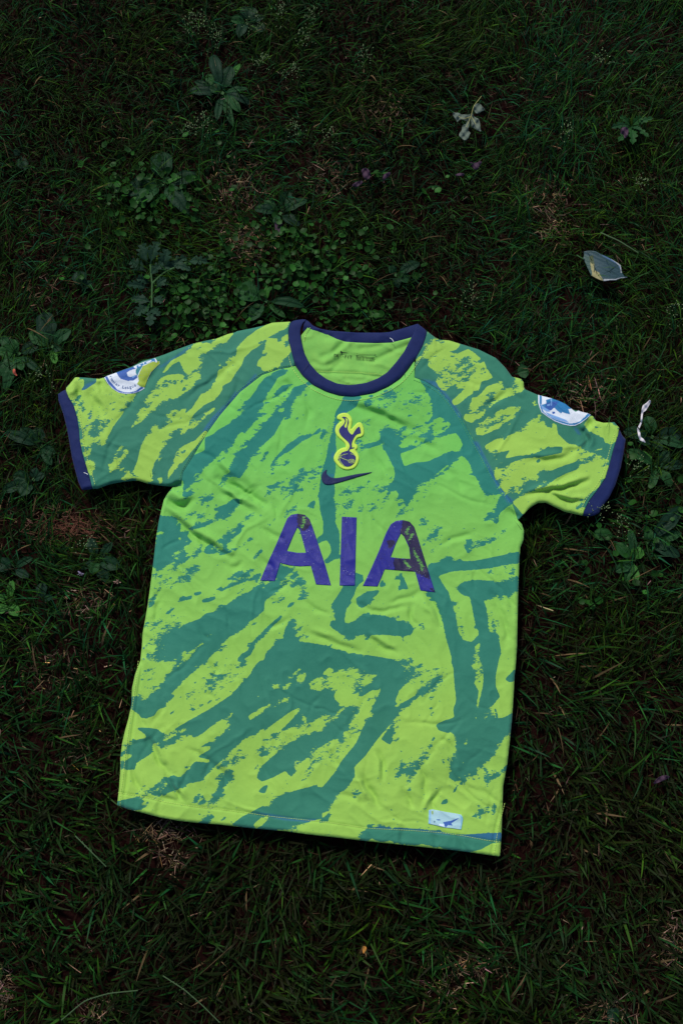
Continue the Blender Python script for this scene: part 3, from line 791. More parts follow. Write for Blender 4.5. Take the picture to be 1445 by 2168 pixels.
# creases traced from the photograph: depth in mm (negative = valley), half width in pixels, points
CREASES = """
-6 13 E 590,50 700,110 830,180 950,240
3.5 13 E 560,90 680,150 800,230 880,280
-4 12 E 540,90 640,170 760,240 850,300
-5 12 E 190,310 300,400 400,480 520,560 620,620 680,650
3.5 13 E 230,270 330,370 440,450 560,520 680,600
-6 12 E 190,190 240,250 320,262 380,220
4 14 E 250,150 290,200 350,190
-7 9 E 225,112 260,104 305,95
-4 13 B 150,1290 230,1340 320,1420
-3.5 13 B 0,1190 90,1290 200,1380
3 12 B 60,1180 180,1300 270,1390
-3.2 13 C 170,750 280,790 400,840 560,910 700,960
3.0 15 C 170,700 300,745 430,800 560,860
-3.0 12 C 600,990 720,1050 800,1080
-2.5 12 D 430,985 560,1000 680,975 800,910
2.5 12 D 430,960 560,965 680,935
-4.5 9 D 420,1260 500,1235 580,1230 680,1210 790,1190 880,1140
3.5 10 D 430,1235 520,1205 640,1185 760,1160 860,1110
-4 9 D 560,1245 640,1275 720,1305 820,1315
3 9 D 600,1230 700,1260 800,1290 860,1280
-4 10 D 800,740 860,800 880,860 860,905
3 10 D 830,720 900,770 930,830 905,880
-4 9 D 905,690 890,740 860,770
-2.5 11 D 250,470 200,520 100,580
-3.5 12 A 330,650 360,700 400,770 430,830
3 12 A 370,640 410,700 450,770
-3.5 10 A 200,590 240,640 250,690 230,730
3.5 11 A 190,660 200,620 180,590
-2.0 10 A 860,440 740,620 600,780 520,900
-2.5 9 A 420,560 400,600 420,650
-2 10 A 1445,420 1330,520 1180,620 1050,720
-1.8 9 A 1150,1110 1230,1140 1300,1180
-3 11 F 800,810 850,900 880,960 890,1010
2.5 11 F 770,850 830,930 860,1000
-3 12 F 0,1060 100,1100 220,1130 340,1190
2.5 12 F 50,1060 170,1100 300,1150
-2.5 10 F 400,1090 480,1150 540,1190 600,1200
2.2 10 F 430,1070 520,1130 580,1165
-2.5 12 F 1230,810 1290,930 1330,1050 1320,1150
-2 10 F 1280,700 1350,820 1370,950
-2.5 9 F 700,880 680,960 720,1020
-2 9 F 330,880 420,920 560,920 680,880
-3.5 11 F 1330,250 1370,290 1420,310
-2 10 F 560,860 700,830 760,790
-2 10 F 900,480 1000,430 1100,410
-3.5 11 G 250,500 300,590 340,660 420,770
2.5 11 G 290,500 340,590 400,680 440,740
-3 9 G 395,780 440,860 480,930 520,960
2.5 9 G 430,770 480,860 530,930
-3 9 G 160,750 185,820 230,890
-2.5 9 G 330,900 400,940 470,960
-2.5 9 G 700,690 760,740 800,800 790,850
2 9 G 740,670 800,720 840,780
-2 10 G 190,340 230,400 240,460
-2 10 G 540,600 640,640 690,690 650,780
-1.8 10 G 1010,660 1060,740 1080,800
-2 9 G 690,20 740,70 720,110
-4 11 H 370,790 420,860 460,930 490,980
3 10 H 330,780 380,860 430,940
-2.5 9 H 490,620 512,700 510,790
2 9 H 470,640 490,720 480,800
-3 10 H 780,720 800,830 795,930
-2.5 9 H 650,870 690,940 700,1000
-3 9 H 900,870 850,940 870,1000
2.5 9 H 830,900 800,960 790,1010
-2 10 H 150,600 180,680 230,740
-2 10 H 900,520 960,560 1000,640
-1.8 10 H 200,900 300,930 380,960
-2 9 H 1120,860 1230,900 1290,960
-1.8 9 H 850,1170 870,1220 880,1260
-1.8 9 H 640,1150 650,1200 640,1240
-1.8 9 H 1010,1190 1050,1240 1060,1290
-2 9 E 1020,220 1030,300 1030,350
-2.2 9 E 930,430 1010,480 1080,500
-1.8 9 E 900,640 960,700 1000,760
-2.2 10 E 640,690 720,740 760,690
-2 9 E 130,960 125,1050 100,1160
-2 9 E 440,1180 470,1240 520,1270
-2 9 E 1240,980 1340,1050 1420,1090
-2 10 E 1100,1130 1000,1180 940,1090
-1.8 9 B 540,560 600,600 560,660
-1.8 9 B 720,720 740,800 720,900
-1.6 10 B 200,570 170,680 120,790
-1.8 10 C 300,1100 380,1200 420,1330
-1.6 10 C 860,1230 960,1300 1000,1400
"""
cr = np.random.default_rng(91)
for i in range(150):
    x_, y_ = cr.uniform(150, 1290), cr.uniform(720, 1790)
    if mask[int(y_) - Y0, int(x_) - X0] < .5: continue
    a_ = cr.choice([0.55, 0.9, 1.5, 2.4]) + cr.normal(0, .35); l_ = cr.gamma(4, 11); k_ = cr.normal(0, .2)
    CREASES += '%.2f %.1f P %d,%d %d,%d %d,%d\n' % (cr.choice([-1, -1, 1]) * cr.uniform(.35, 1.1), cr.uniform(4.5, 8), x_, y_, x_ + l_ * cos(a_), y_ + l_ * sin(a_), x_ + 2 * l_ * cos(a_ + k_), y_ + 2 * l_ * sin(a_ + k_))
for ln in CREASES.strip().splitlines():
    dmm, wd, sp = ln.split(' ', 2)
    p = resample(poly(sp), 14, 3)
    wd = float(wd) * 0.62
    x0, y0 = (p.min(0) - 4 * wd).astype(int); x1, y1 = (p.max(0) + 4 * wd).astype(int)
    x0 = max(x0, X0); y0 = max(y0, Y0); x1 = min(x1, X1); y1 = min(y1, Y1)
    s = np.s_[y0 - Y0:y1 - Y0, x0 - X0:x1 - X0]
    xx = gx[s] + 3.0 * noise2(SH, 18, 21)[s]; yy = gy[s] + 3.0 * noise2(SH, 18, 22)[s]
    best = np.zeros(xx.shape)
    for i in range(len(p) - 1):
        (ax, ay), (bx, by) = p[i], p[i + 1]
        L = (bx - ax) ** 2 + (by - ay) ** 2 + 1e-9
        t = np.clip(((xx - ax) * (bx - ax) + (yy - ay) * (by - ay)) / L, 0, 1)
        d = np.hypot(xx - ax - t * (bx - ax), yy - ay - t * (by - ay))
        al = (i + t) / (len(p) - 1)
        tp = np.sin(pi * np.clip(al * 0.86 + 0.07, 0, 1)) ** 0.7
        best = np.maximum(best, np.exp(-(d / wd) ** 2) * tp)
    HZ[s] += float(dmm) * 0.00145 * best

# seams press into the cloth; hem and side seams too
hem_line = np.vstack([poly('G 66,893 250,925 400,960 600,990 750,1005 900,1025 1100,1055 1300,1075'), poly('H 0,1080 150,1095 400,1135 700,1150 900,1165 1050,1185 1230,1220 1318,1228')])
seam_sideL = poly('G 228,0 215,120 195,260 172,400 150,560 132,720 120,840 106,905 105,995')
seam_sideR = poly('H 1322,960 1300,1050 1280,1120 1262,1230 1248,1318')
for ln, dp, wd in ((seamL, .0004, 4), (seamR, .0004, 4), (hem_line, .0012, 3.0), (seam_sideL, .0020, 2.6), (seam_sideR, .0016, 2.6),
                   (np.vstack([collar_low, collar_low2]), .003, 5.0)):
    p = ln
    x0, y0 = (p.min(0) - 20).astype(int); x1, y1 = (p.max(0) + 20).astype(int)
    x0 = max(x0, X0); y0 = max(y0, Y0); x1 = min(x1, X1); y1 = min(y1, Y1)
    s = np.s_[y0 - Y0:y1 - Y0, x0 - X0:x1 - X0]
    d, _, _ = seg_near([p], gx[s] + 0.0, gy[s] + 0.0, closed=False)
    HZ[s] -= dp * np.exp(-(d / wd) ** 2)
HZ = np.maximum(HZ, 0.020)
HB = blur(HZ, 6) - 0.005          # the back of the shirt lies under the front
nb = blur(1 - np.abs(ridged(40, 31, 0.15, 2.0)), 1) ** 2
HB += 0.0026 * nb + 0.002 * noise2(SH, 40, 32)
for dmm, wd, sp in ((-4, 7, 'N 640,285 560,360 500,400 420,430'), (3.5, 6, 'N 660,300 590,370 520,420'), (-3, 5, 'N 590,480 540,530 510,560'),
                    (-3, 5, 'N 1250,310 1100,370 960,440 900,470'), (-3, 6, 'N 400,210 440,250 500,240'), (-2.5, 6, 'N 330,480 420,520 520,510'),
                    (-2.5, 5, 'N 780,350 900,340 1000,310'), (-2, 5, 'N 480,500 560,470 590,430'), (-3, 5, 'N 330,575 560,585 760,590 980,620'), (-2.5, 6, 'N 640,640 760,660 820,650')):
    p = resample(poly(sp), 10, 2)
    d, _, _ = seg_near([p], gx[:300, 490:830] + 0.0, gy[:300, 490:830] + 0.0, closed=False)
    HB[:300, 490:830] += dmm * 0.0008 * np.exp(-(d / wd) ** 2)

shirt_root = to_world(690, 1250, 0.0)
shirt = empty('football_shirt', shirt_root,
              'lime football shirt with teal brush strokes and navy collar, spread face up on grass', 'shirt')


def panel(name, loops, step, zf, mat, attrs_fn=None, drop=0.004, parent=shirt, rot=0.0):
    """a sheet over the given loops (even-odd), its rim snapped to the outline and turned down"""
    allp = np.vstack(loops)
    x0, y0 = allp.min(0) - step; x1, y1 = allp.max(0) + step
    nx = int((x1 - x0) / step) + 1; ny = int((y1 - y0) / step) + 1
    cx, cy = np.meshgrid(x0 + (np.arange(nx) + .5) * step, y0 + (np.arange(ny) + .5) * step)
    keep = inside(loops, cx, cy)
    full = np.zeros((ny + 2, nx + 2), bool); full[1:-1, 1:-1] = keep
    cnt = full[:-1, :-1].astype(int) + full[1:, :-1] + full[:-1, 1:] + full[1:, 1:]     # per vertex (ny+1, nx+1)
    used = cnt > 0
    vid = np.full(used.shape, -1); vid[used] = np.arange(used.sum())
    jj, ii = np.nonzero(used)
    u = x0 + ii * step; v = y0 + jj * step
    bd = cnt[used] < 4
    _, bx, by = seg_near(loops, u[bd].copy(), v[bd].copy())
    u[bd], v[bd] = bx, by
    j, i = np.nonzero(keep)
    F = np.stack([vid[j + 1, i], vid[j + 1, i + 1], vid[j, i + 1], vid[j, i]], 1)
    z = zf(u, v)
    V = to_world(u, v, z)
    at = dict(cloth=np.stack([u, v, np.zeros_like(u)], 1))
    if attrs_fn: at.update(attrs_fn(u, v))
    Fs = [F]
    if drop:
        E = np.concatenate([F[:, [a, (a + 1) % 4]] for a in range(4)])
        key = np.sort(E, 1); _, inv, c = np.unique(key[:, 0].astype(np.int64) * (len(V) + 1) + key[:, 1], return_inverse=True, return_counts=True)
        be = E[c[inv] == 1]
        n0 = len(V); bv = np.unique(be); mp = np.full(n0, -1); mp[bv] = n0 + np.arange(len(bv))
        low = V[bv].copy(); low[:, 2] -= drop
        V = np.vstack([V, low])
        for k_ in at: at[k_] = np.concatenate([at[k_], at[k_][bv]])
        Fs.append(np.stack([be[:, 1], be[:, 0], mp[be[:, 0]], mp[be[:, 1]]], 1))
    return mesh_obj(name, V - shirt_root, Fs, mat, parent, attrs=at)


zt = lambda add: (lambda u, v: sample(HZ, u, v) + add)


def print_attrs(f, hue):
    return lambda u, v: dict(ink=sample(f, u, v), dry=sample(AMP_B if f is INK_B else AMP_S, u, v), blue=sample(blue, u, v), hue=hue(u, v))


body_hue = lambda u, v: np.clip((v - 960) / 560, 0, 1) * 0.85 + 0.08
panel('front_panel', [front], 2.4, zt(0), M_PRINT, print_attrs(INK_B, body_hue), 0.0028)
slv = lambda u, v: np.full_like(u, 1.0)
o = panel('sleeve', [sleeveL], 2.4, zt(0), M_PRINT, print_attrs(INK_S, slv), 0.0028)
panel('sleeve', [sleeveR], 2.4, zt(0), M_PRINT, print_attrs(INK_S, slv), 0.0028)
panel('cuff', [cuffL], 2.4, zt(-0.0008), M_NAVY, None, 0.0028)
panel('cuff', [cuffR], 2.4, zt(-0.0008), M_NAVY, None, 0.0028)
back = np.vstack([poly('B 672,222 690,200 735,147 780,165 840,187 890,217 950,245 1010,265 1100,272 1250,277 1380,272'), poly('C 480,268 560,248 630,228 670,230'),
                  poly('P 905,738 960,748 1050,795 1085,835 1085,1075 1045,1795 800,1765 500,1720 268,1690 300,1400 330,1200 390,1045 480,770 560,722 600,715')])
zback = lambda u, v: np.minimum(sample(HB, u, v), sample(HZ, u, v) - 0.004 + 0.003 * inside([poly('N 200,90 1400,90 1280,330 960,640 700,700 420,610 240,300')], u, v))
panel('back_panel', [back], 3.0, zback, M_LIME, None, 0.003)


# ---- collar: a rounded band in front, the inside of the band behind the neck
def band(name, outer, inner, z_out, z_in, bulge, n, parent, lip=0.005, sm=2, mat=None):
    a = resample(outer, n, sm); b = resample(inner, n, sm)
    m = 9
    V = []; C_ = []
    for k_ in range(-1, m + 1):
        t = min(max(k_ / (m - 1), 0), 1)
        p = a * (1 - t) + b * t
        z = z_out(p) * (1 - t) + z_in(p) * t + bulge * (1 - (2 * t - 1) ** 4)
        z = z - (lip if k_ in (-1, m) else 0)
        V.append(to_world(p[:, 0], p[:, 1], z)); C_.append(np.c_[p, np.zeros(n)])
    V = np.concatenate(V); C_ = np.concatenate(C_)
    F = [[r * n + c, (r + 1) * n + c, (r + 1) * n + c + 1, r * n + c + 1] for r in range(m + 1) for c in range(n - 1)]
    return mesh_obj(name, V - shirt_root, np.array(F), mat or M_NAVY, parent, attrs=dict(cloth=C_))


zf_ = lambda add: (lambda p: sample(HZ, p[:, 0], p[:, 1]) + add)
zb_ = lambda add: (lambda p: sample(HB, p[:, 0], p[:, 1]) + add)
collar = bpy.data.objects.new('collar', None); COL.objects.link(collar); collar.parent = shirt; collar.empty_display_size = .02
fo = np.vstack([poly('B 712,97 700,93 640,99 597,112 581,170 580,250 605,350 632,450 690,530 770,600 870,650 970,680 1070,687'), poly('C 200,683 330,660 440,610 530,550 590,480 650,390 700,300 725,230 736,186 700,155 665,129')])
fi = np.vstack([poly('B 714,99 690,120 672,165 668,200 680,270 700,350 740,430 800,500 870,550 950,585 1040,597'), poly('C 180,593 270,580 360,545 430,500 500,420 560,340 600,262 630,202 648,150 660,130')])
band('front_band', fo, fi, zf_(0.0004), zf_(0.0008), 0.0007, 150, collar, 0.003)
bo = np.vstack([poly('B 704,94 735,110 765,142 820,166 900,181 1100,196 1300,196'), poly('C 450,191 560,160 662,128')])
bi = np.vstack([poly('B 685,190 735,190 800,205 860,230 950,262 1010,277 1100,284 1300,288'), poly('C 480,280 560,262 640,240')])
band('back_band', bo, bi, zb_(0.0012), zb_(-0.0022), 0.0008, 110, collar, 0.003)
# the two short seams across the band
for sp in ('B 742,418 705,470 678,492', 'C 540,412 556,470 565,528'):
    p = resample(poly(sp), 8)
    nrm = np.array([[0.8, 0.6]])
    V = np.vstack([to_world(*(p + nrm * .5).T, sample(HZ, *p.T) + .0034), to_world(*(p - nrm * .5).T, sample(HZ, *p.T) + .0034)])
    F = np.array([[i, i + 1, 9 + i, 8 + i] for i in range(7)])
    mesh_obj('band_seam', V - shirt_root, F, M_SWO, collar, attrs=dict(cloth=np.zeros((16, 3))))


# ---- print and embroidery on the front
def strip_mesh(lines, wd, zf):
    V = []; F = []
    for p in lines:
        p = np.asarray(p); t = np.gradient(p, axis=0); t /= np.linalg.norm(t, axis=1, keepdims=True) + 1e-9
        nr = np.stack([-t[:, 1], t[:, 0]], 1) * wd / 2
        b = sum(len(a) for a in V)
        z = zf(p[:, 0], p[:, 1])
        V += [to_world(*(p + nr).T, z), to_world(*p.T, z + 0.0004), to_world(*(p - nr).T, z)]
        k = len(p)
        for i in range(k - 1):
            F += [[b + i, b + i + 1, b + k + i + 1, b + k + i], [b + k + i, b + k + i + 1, b + 2 * k + i + 1, b + 2 * k + i]]
    return np.concatenate(V), np.array(F)


def rounded(loops, h, wd, base):
    return lambda u, v: sample(HZ, u, v) + base + h * np.sqrt(np.clip(1 - (1 - np.clip(seg_near(loops, u, v)[0] / wd, 0, 1)) ** 2, 0, 1))


worn_f = np.zeros(SH); bare_f = np.zeros(SH)
for sp in ('S 325,60 380,65 425,130 425,160 365,200 345,178 318,150', 'S 1130,105 1180,115 1225,170 1245,260 1295,400 1340,575 1260,525 1220,510 1062,498 1062,400 1180,408 1180,330 1150,260 1108,212',
           'S 1008,262 1072,268 1042,342 1010,312', 'S 1340,630 1375,640 1375,670 1340,655', 'S 195,210 235,245 215,240', 'S 130,335 170,355 150,362'):
    raster(poly(sp), worn_f, 1.0)
for sp in ('S 358,85 390,85 378,150 358,188 342,172 362,120', 'S 1165,155 1190,160 1165,222 1140,235', 'S 1198,195 1215,225 1190,262 1160,278', 'S 1140,412 1195,472 1170,484 1128,430',
           'S 1200,310 1235,370 1292,470 1272,520 1255,450 1210,370', 'S 1340,590 1355,600 1350,612'):
    raster(poly(sp), bare_f, 1.0)
worn_f = blur(worn_f, 2); bare_f = blur(bare_f, 2) * 0.95
sp_attr = lambda u, v: dict(worn=sample(worn_f, u, v), bare=sample(bare_f, u, v))
for lps in ((chaikin(poly('S 38,574 100,430 160,300 215,170 245,100 275,72 325,63 380,72 415,105 440,170 480,290 530,440 580,612'), 0), poly('S 322,168 340,185 388,362 320,362 243,348 290,235'), 'S 465,604 425,462 340,466 260,458 192,440 150,578'),
            (poly('S 662,86 775,92 762,614 645,612'), None, None),
            (poly('S 822,615 880,495 940,360 1000,210 1035,145 1075,118 1130,112 1180,125 1215,165 1250,270 1300,430 1375,664'), poly('S 1113,212 1135,235 1175,320 1185,408 1110,405 1035,396 1075,290'), 'S 1262,650 1222,506 1130,500 990,488 935,620')):
    lo = [lps[0] if lps[2] is None else np.vstack([lps[0], poly(lps[2])])]
    if lps[1] is not None: lo.append(lps[1])
    panel('sponsor_letter', lo, 1.3, zt(0.0006), M_SPON, sp_attr, 0.0008)

crest_o = chaikin(poly('K 390,280 420,220 500,180 600,165 690,190 750,260 785,340 785,440 760,540 760,590 850,480 930,410 1000,410 1050,460 1090,600 1085,730 1010,790 930,800 880,860 850,950 900,970 930,1030 910,1090 870,1120 930,1200 970,1320 940,1450 870,1560 770,1610 640,1630 500,1590 380,1480 310,1370 320,1260 390,1150 480,1080 570,1050 620,1050 620,980 560,900 430,800 360,700 345,600 370,500 440,420 520,380 480,350 410,340'), 1)
crest = panel('crest', [crest_o], 0.9, rounded([crest_o], 0.0016, 3.0, 0.0005), M_EMB_L, None, 0.0008)
bird = chaikin(poly('K 510,280 570,262 640,280 690,340 695,420 670,500 665,580 700,660 760,720 800,720 840,640 900,560 965,510 985,560 1000,620 1008,690 940,700 880,730 820,820 780,920 770,980 780,1020 760,1050 850,1050 830,1070 720,1095 715,1130 690,1150 660,1140 690,1100 715,1060 725,1010 690,920 600,840 500,750 450,660 445,600 490,530 560,470 600,400 600,360 570,310'), 1)
plume = chaikin(poly('K 600,290 650,310 670,350 660,440 635,560 590,530 580,490 620,410 630,360'), 1)
panel('cockerel', [bird, plume], 0.7, zt(0.0026), M_EMB_N, None, 0.0006, crest)
ball = chaikin(poly('K 560,1160 690,1130 780,1180 860,1250 880,1320 860,1420 790,1500 690,1545 590,1530 490,1460 420,1350 430,1290 490,1200'), 1)
panel('ball', [ball], 0.8, zt(0.0026), M_EMB_N, None, 0.0006, crest)
ang = np.linspace(0, 2 * pi, 15)
ks = 120 / 1445
circ = lambda cx, cy, rx, ry: np.stack([680 + (cx + rx * np.cos(ang)) * ks, 860 + (cy + ry * np.sin(ang)) * ks], 1)
sm = lambda sp, n=9: resample(poly(sp), n, 2)
V, F = strip_mesh([circ(465, 1295, 26, 26), circ(770, 1402, 80, 48), sm('K 490,1272 580,1228 670,1215'), sm('K 490,1310 580,1350 690,1385'), sm('K 455,1322 480,1420 580,1525'), sm('K 470,1270 500,1200 520,1170'),
                   sm('K 740,1215 820,1230 860,1262'), sm('K 440,1310 415,1350 410,1370')] + [sm('K %d,1375 %d,1425' % (x, x), 3) for x in (740, 765, 790, 810)], 0.95, zt(0.0029))
mesh_obj('ball_seams', V - shirt_root, F, M_THR, crest)
swoosh = chaikin(poly('K 150,1600 60,1660 10,1740 0,1850 30,1940 90,1995 190,2005 320,1985 600,1905 900,1810 1150,1740 1330,1670 1150,1695 950,1720 700,1770 500,1815 350,1835 230,1810 150,1750 125,1680'), 1)
panel('tick_emblem', [swoosh], 0.8, rounded([swoosh], 0.0011, 2.0, 0.0006), M_SWO, None, 0.0008)


# ---- sleeve badges and hem label: flat print in several colours
def paint(layers, basecol):
    def f(u, v):
        c = np.tile(np.array(basecol[:3]), (len(u), 1))
        for sp, colr in layers:
            c[inside([poly(sp)], u, v)] = colr[:3]
        return dict(print=c)
    return f


WH, B1, B2, B3, TE, YE = lin(222, 230, 240), lin(52, 92, 170), lin(40, 120, 175), lin(120, 165, 220), lin(38, 130, 140), lin(158, 184, 46)
bl_loop = poly('L 200,570 265,535 450,470 600,415 790,355 850,320 1000,255 1180,195 1240,175 1290,245 1330,240 1335,290 1290,330 1160,460 1080,620 1020,780 1022,795 930,850 820,890 640,905 500,880 370,800 270,690')
bl = panel('sleeve_badge', [bl_loop], 0.8, zt(0.0006), M_PRN, paint([
    ('L 985,340 1180,250 1290,240 1330,240 1335,290 1290,330 1160,460 1080,620 1022,775 930,755 870,700 905,640 890,540', YE),
    ('L 215,560 262,545 310,640 410,750 470,820 600,868 700,875 840,848 960,756 1012,782 900,852 780,887 640,892 510,872 390,800 290,700', B1),
    ('L 445,470 600,412 790,350 845,392 720,430 660,470 690,550 740,560 860,515 885,570 800,630 680,640 540,600 490,540 470,500', B1),
    ('L 665,480 690,468 742,520 745,560 680,542', WH), ('L 730,432 790,400 832,460 772,492', WH), ('L 760,560 830,520 850,540 790,580', B3),
    ('L 850,400 1000,290 980,345 920,440 880,540 840,470', TE), ('L 860,330 960,285 1180,190 1245,190 1245,250 1195,238 1080,285 1000,315 940,360 870,390', B2),
    ('L 890,330 930,310 950,330 910,350', WH), ('L 1050,260 1160,210 1165,235 1070,285', WH), ('L 985,265 1005,255 1020,300 1000,305', WH), ('L 1228,175 1250,172 1278,262 1250,262', WH)], WH), 0.0008)
br_loop = poly('R 165,235 240,255 420,300 560,350 690,410 800,500 880,560 930,535 1000,560 1110,585 1170,615 1080,700 980,775 880,825 780,828 640,800 480,740 340,650 230,570 190,470 165,380')
panel('sleeve_badge', [br_loop], 0.8, zt(0.0006), M_PRN, paint([
    ('R 190,240 235,255 235,400 215,440 270,560 350,630 480,700 620,740 760,780 870,775 960,740 1060,650 1112,590 1160,615 1060,700 960,770 870,807 770,812 640,782 480,722 350,642 240,560 205,470 190,380', B2),
    ('R 300,560 420,610 560,660 690,710 760,770 620,735 480,695 350,625', B3),
    ('R 210,420 320,440 400,560 330,560 240,500', B3),
    ('R 315,330 420,300 560,345 690,405 800,500 740,508 777,607 700,590 620,565 602,592 520,530 470,480 400,540 280,470 225,425 320,400', B2),
    ('R 320,395 430,360 560,360 480,470 400,540 300,470', B1), ('R 400,300 425,300 430,440 410,440', B3), ('R 330,420 400,400 390,440 340,450', B3), ('R 430,560 485,560 485,595 440,598', B1)], WH), 0.0008)
lab_loop = poly('T 130,190 190,178 400,220 560,245 650,265 672,300 680,340 650,505 520,485 380,470 220,430 125,410')
LB = lin(168, 206, 214)
panel('hem_label', [lab_loop], 0.8, zt(0.0009), M_PRN, paint([
    ('T 130,190 165,185 160,420 125,410', lin(140, 190, 225)), ('T 600,255 672,290 680,340 650,505 630,500 650,330', lin(130, 190, 215)),
    ('T 358,385 400,378 500,358 607,318 605,330 530,380 492,402 512,442 440,432 398,470 382,440', lin(50, 90, 170)), ('T 250,342 310,340 312,362 255,352', lin(60, 100, 170)),
    ('T 212,362 235,362 230,390 215,395', lin(40, 90, 120)), ('T 290,410 380,420 380,455 300,440', lin(215, 232, 248)), ('T 172,205 200,205 198,258 176,258', lin(150, 180, 90))], LB), 0.0008)


# ---- lettering
def glyph(ch, size):
    cu = bpy.data.curves.new('t', 'FONT'); cu.body = ch; cu.size = size; cu.resolution_u = 2
    cu.align_x = 'CENTER'
    ob = bpy.data.objects.new('t', cu); COL.objects.link(ob)
    me = bpy.data.meshes.new_from_object(ob.evaluated_get(bpy.context.evaluated_depsgraph_get()))
    V = np.array([v.co[:2] for v in me.vertices]); F = [list(p.vertices) for p in me.polygons]
    bpy.data.objects.remove(ob); bpy.data.curves.remove(cu); bpy.data.meshes.remove(me)
    return V, F


def lettering(name, text, path, size, zf, mat, parent, squash=1.0):
    p = resample(path, 60, 4)
    d = np.r_[0, np.cumsum(np.hypot(*np.diff(p, axis=0).T))]
    Vs, Fs, b = [], [], 0
    for i, ch in enumerate(text):
        if ch == ' ': continue
        s = d[-1] * (i + .5) / len(text)
        c = np.array([np.interp(s, d, p[:, 0]), np.interp(s, d, p[:, 1])])
        e = np.array([np.interp(min(s + 2, d[-1]), d, p[:, 0]), np.interp(min(s + 2, d[-1]), d, p[:, 1])]) - np.array([np.interp(max(s - 2, 0), d, p[:, 0]), np.interp(max(s - 2, 0), d, p[:, 1])])
        e /= np.linalg.norm(e)
        V, F = glyph(ch, size)
        q = c + V[:, :1] * e * squash + V[:, 1:] * np.array([e[1], -e[0]])
        Vs.append(q); Fs += [[k + b for k in f] for f in F]; b += len(V)
    q = np.vstack(Vs)
    Vw = to_world(q[:, 0], q[:, 1], zf(q[:, 0], q[:, 1])) - shirt_root
    me = bpy.data.meshes.new(name); me.from_pydata(Vw.tolist(), [], Fs); me.materials.append(mat)
    o = bpy.data.objects.new(name, me); COL.objects.link(o); o.parent = parent
    return o


bpy.context.view_layer.update()
lettering('badge_lettering', 'remier League', poly('L 300,540 350,650 430,725 530,780 640,805 740,790 860,740'), 9.5, zt(0.0012), M_BLU, bl)
zn = lambda u, v: zback(u, v) + 0.0014
neck = bpy.data.objects.new('neck_print', None); COL.objects.link(neck); neck.parent = shirt; neck.empty_display_size = .02
lettering('neck_lettering', 'DRI-FIT', poly('N 528,432 610,436 695,448'), 9.6, zn, M_INKT, neck)
lettering('neck_lettering', 'MADE IN THAILAND', poly('N 738,442 830,446 912,452'), 4.0, zn, M_INKT, neck, 1.1)
lettering('neck_lettering', 'HECHO EN TAILANDIA', poly('N 738,458 830,464 910,474'), 4.0, zn, M_INKT, neck, 1.1)
tick = chaikin(poly('N 596,368 586,382 590,396 604,398 640,392 682,382 650,385 616,388 602,384'), 1)
panel('neck_tick', [tick], 0.6, zn, M_INKT, None, 0.0, neck)
V, F = strip_mesh([sm('N 740,402 800,410 920,404'), sm('N 735,420 770,424 800,430 915,436'), sm('N 736,416 752,417', 4), sm('N 915,412 930,410', 3)], 0.7, zn)
mesh_obj('neck_lines', V - shirt_root, F, M_INKT, neck)


# ---- stitching
def offset_line(p, d):
    t = np.gradient(p, axis=0); t /= np.linalg.norm(t, axis=1, keepdims=True)
    return p + np.stack([-t[:, 1], t[:, 0]], 1) * d


def stitches(lines, zf, gap=5.2, dash=3.4, wd=1.0):
    V = []; F = []; b = 0
    for p in lines:
        L = np.hypot(*np.diff(p, axis=0).T).sum()
        n = max(3, int(L / gap))
        d = np.r_[0, np.cumsum(np.hypot(*np.diff(p, axis=0).T))]
        for i in range(n):
            s0 = i * gap; s1 = s0 + dash
            a = np.array([np.interp(s0, d, p[:, 0]), np.interp(s0, d, p[:, 1])]); c = np.array([np.interp(s1, d, p[:, 0]), np.interp(s1, d, p[:, 1])])
            e = c - a; ln_ = np.linalg.norm(e)
            if ln_ < 0.5: continue
            nr = np.array([-e[1], e[0]]) / ln_ * wd / 2
            q = np.array([a - nr, a + nr, c + nr, c - nr, a, c])
            z = zf(q[:, 0], q[:, 1]); z[4:] += 0.0006
            V.append(to_world(q[:, 0], q[:, 1], z))
            F += [[b, b + 3, b + 5, b + 4], [b + 4, b + 5, b + 2, b + 1]]; b += 6
    return np.concatenate(V), np.array(F)


col_line = resample(np.vstack([poly('P 611,700'), collar_low[:1], collar_low, collar_low2]), 90, 2)
lines = [resample(hem_line, 120, 2), offset_line(resample(np.vstack([poly('B 605,350'), collar_low, collar_low2, poly('C 690,320 715,260')]), 80, 3), 8.5),
         offset_line(resample(cuffL_in[1:], 50, 2), -7), offset_line(resample(cuffR_in[1:], 50, 2), 7),
         offset_line(resample(seam_sideL, 60, 2), 8), offset_line(resample(seam_sideR, 30, 1), -6)]
V, F = stitches(lines, zt(0.0007))
tag(mesh_obj('stitching', V - shirt_root, F, M_THR, shirt), kind='stuff')
V, F = stitches([offset_line(resample(seamL, 60, 2), 5), offset_line(resample(seamR, 70, 2), 5)], zt(0.0005), 5.2, 3.0, 0.8)
tag(mesh_obj('seam_stitching', V - shirt_root, F, M_THR2, shirt), kind='stuff')
V, F = stitches([sm('N 335,568 560,574 760,580 960,598 1015,605', 40), sm('N 300,150 260,200 238,290', 20)], zn, 4.2, 2.8, 1.0)
tag(mesh_obj('lining_stitching', V - shirt_root, F, M_THR, shirt), kind='stuff')
# loose white thread ends
for sp in ('N 1058,250 1082,262 1096,288', 'A 280,1266 298,1272 312,1280'):
    V, F = strip_mesh([sm(sp, 7)], 1.1, lambda u, v: sample(HZ, u, v) + 0.004)
    mesh_obj('loose_thread', V - shirt_root, F, M_WHT, shirt)

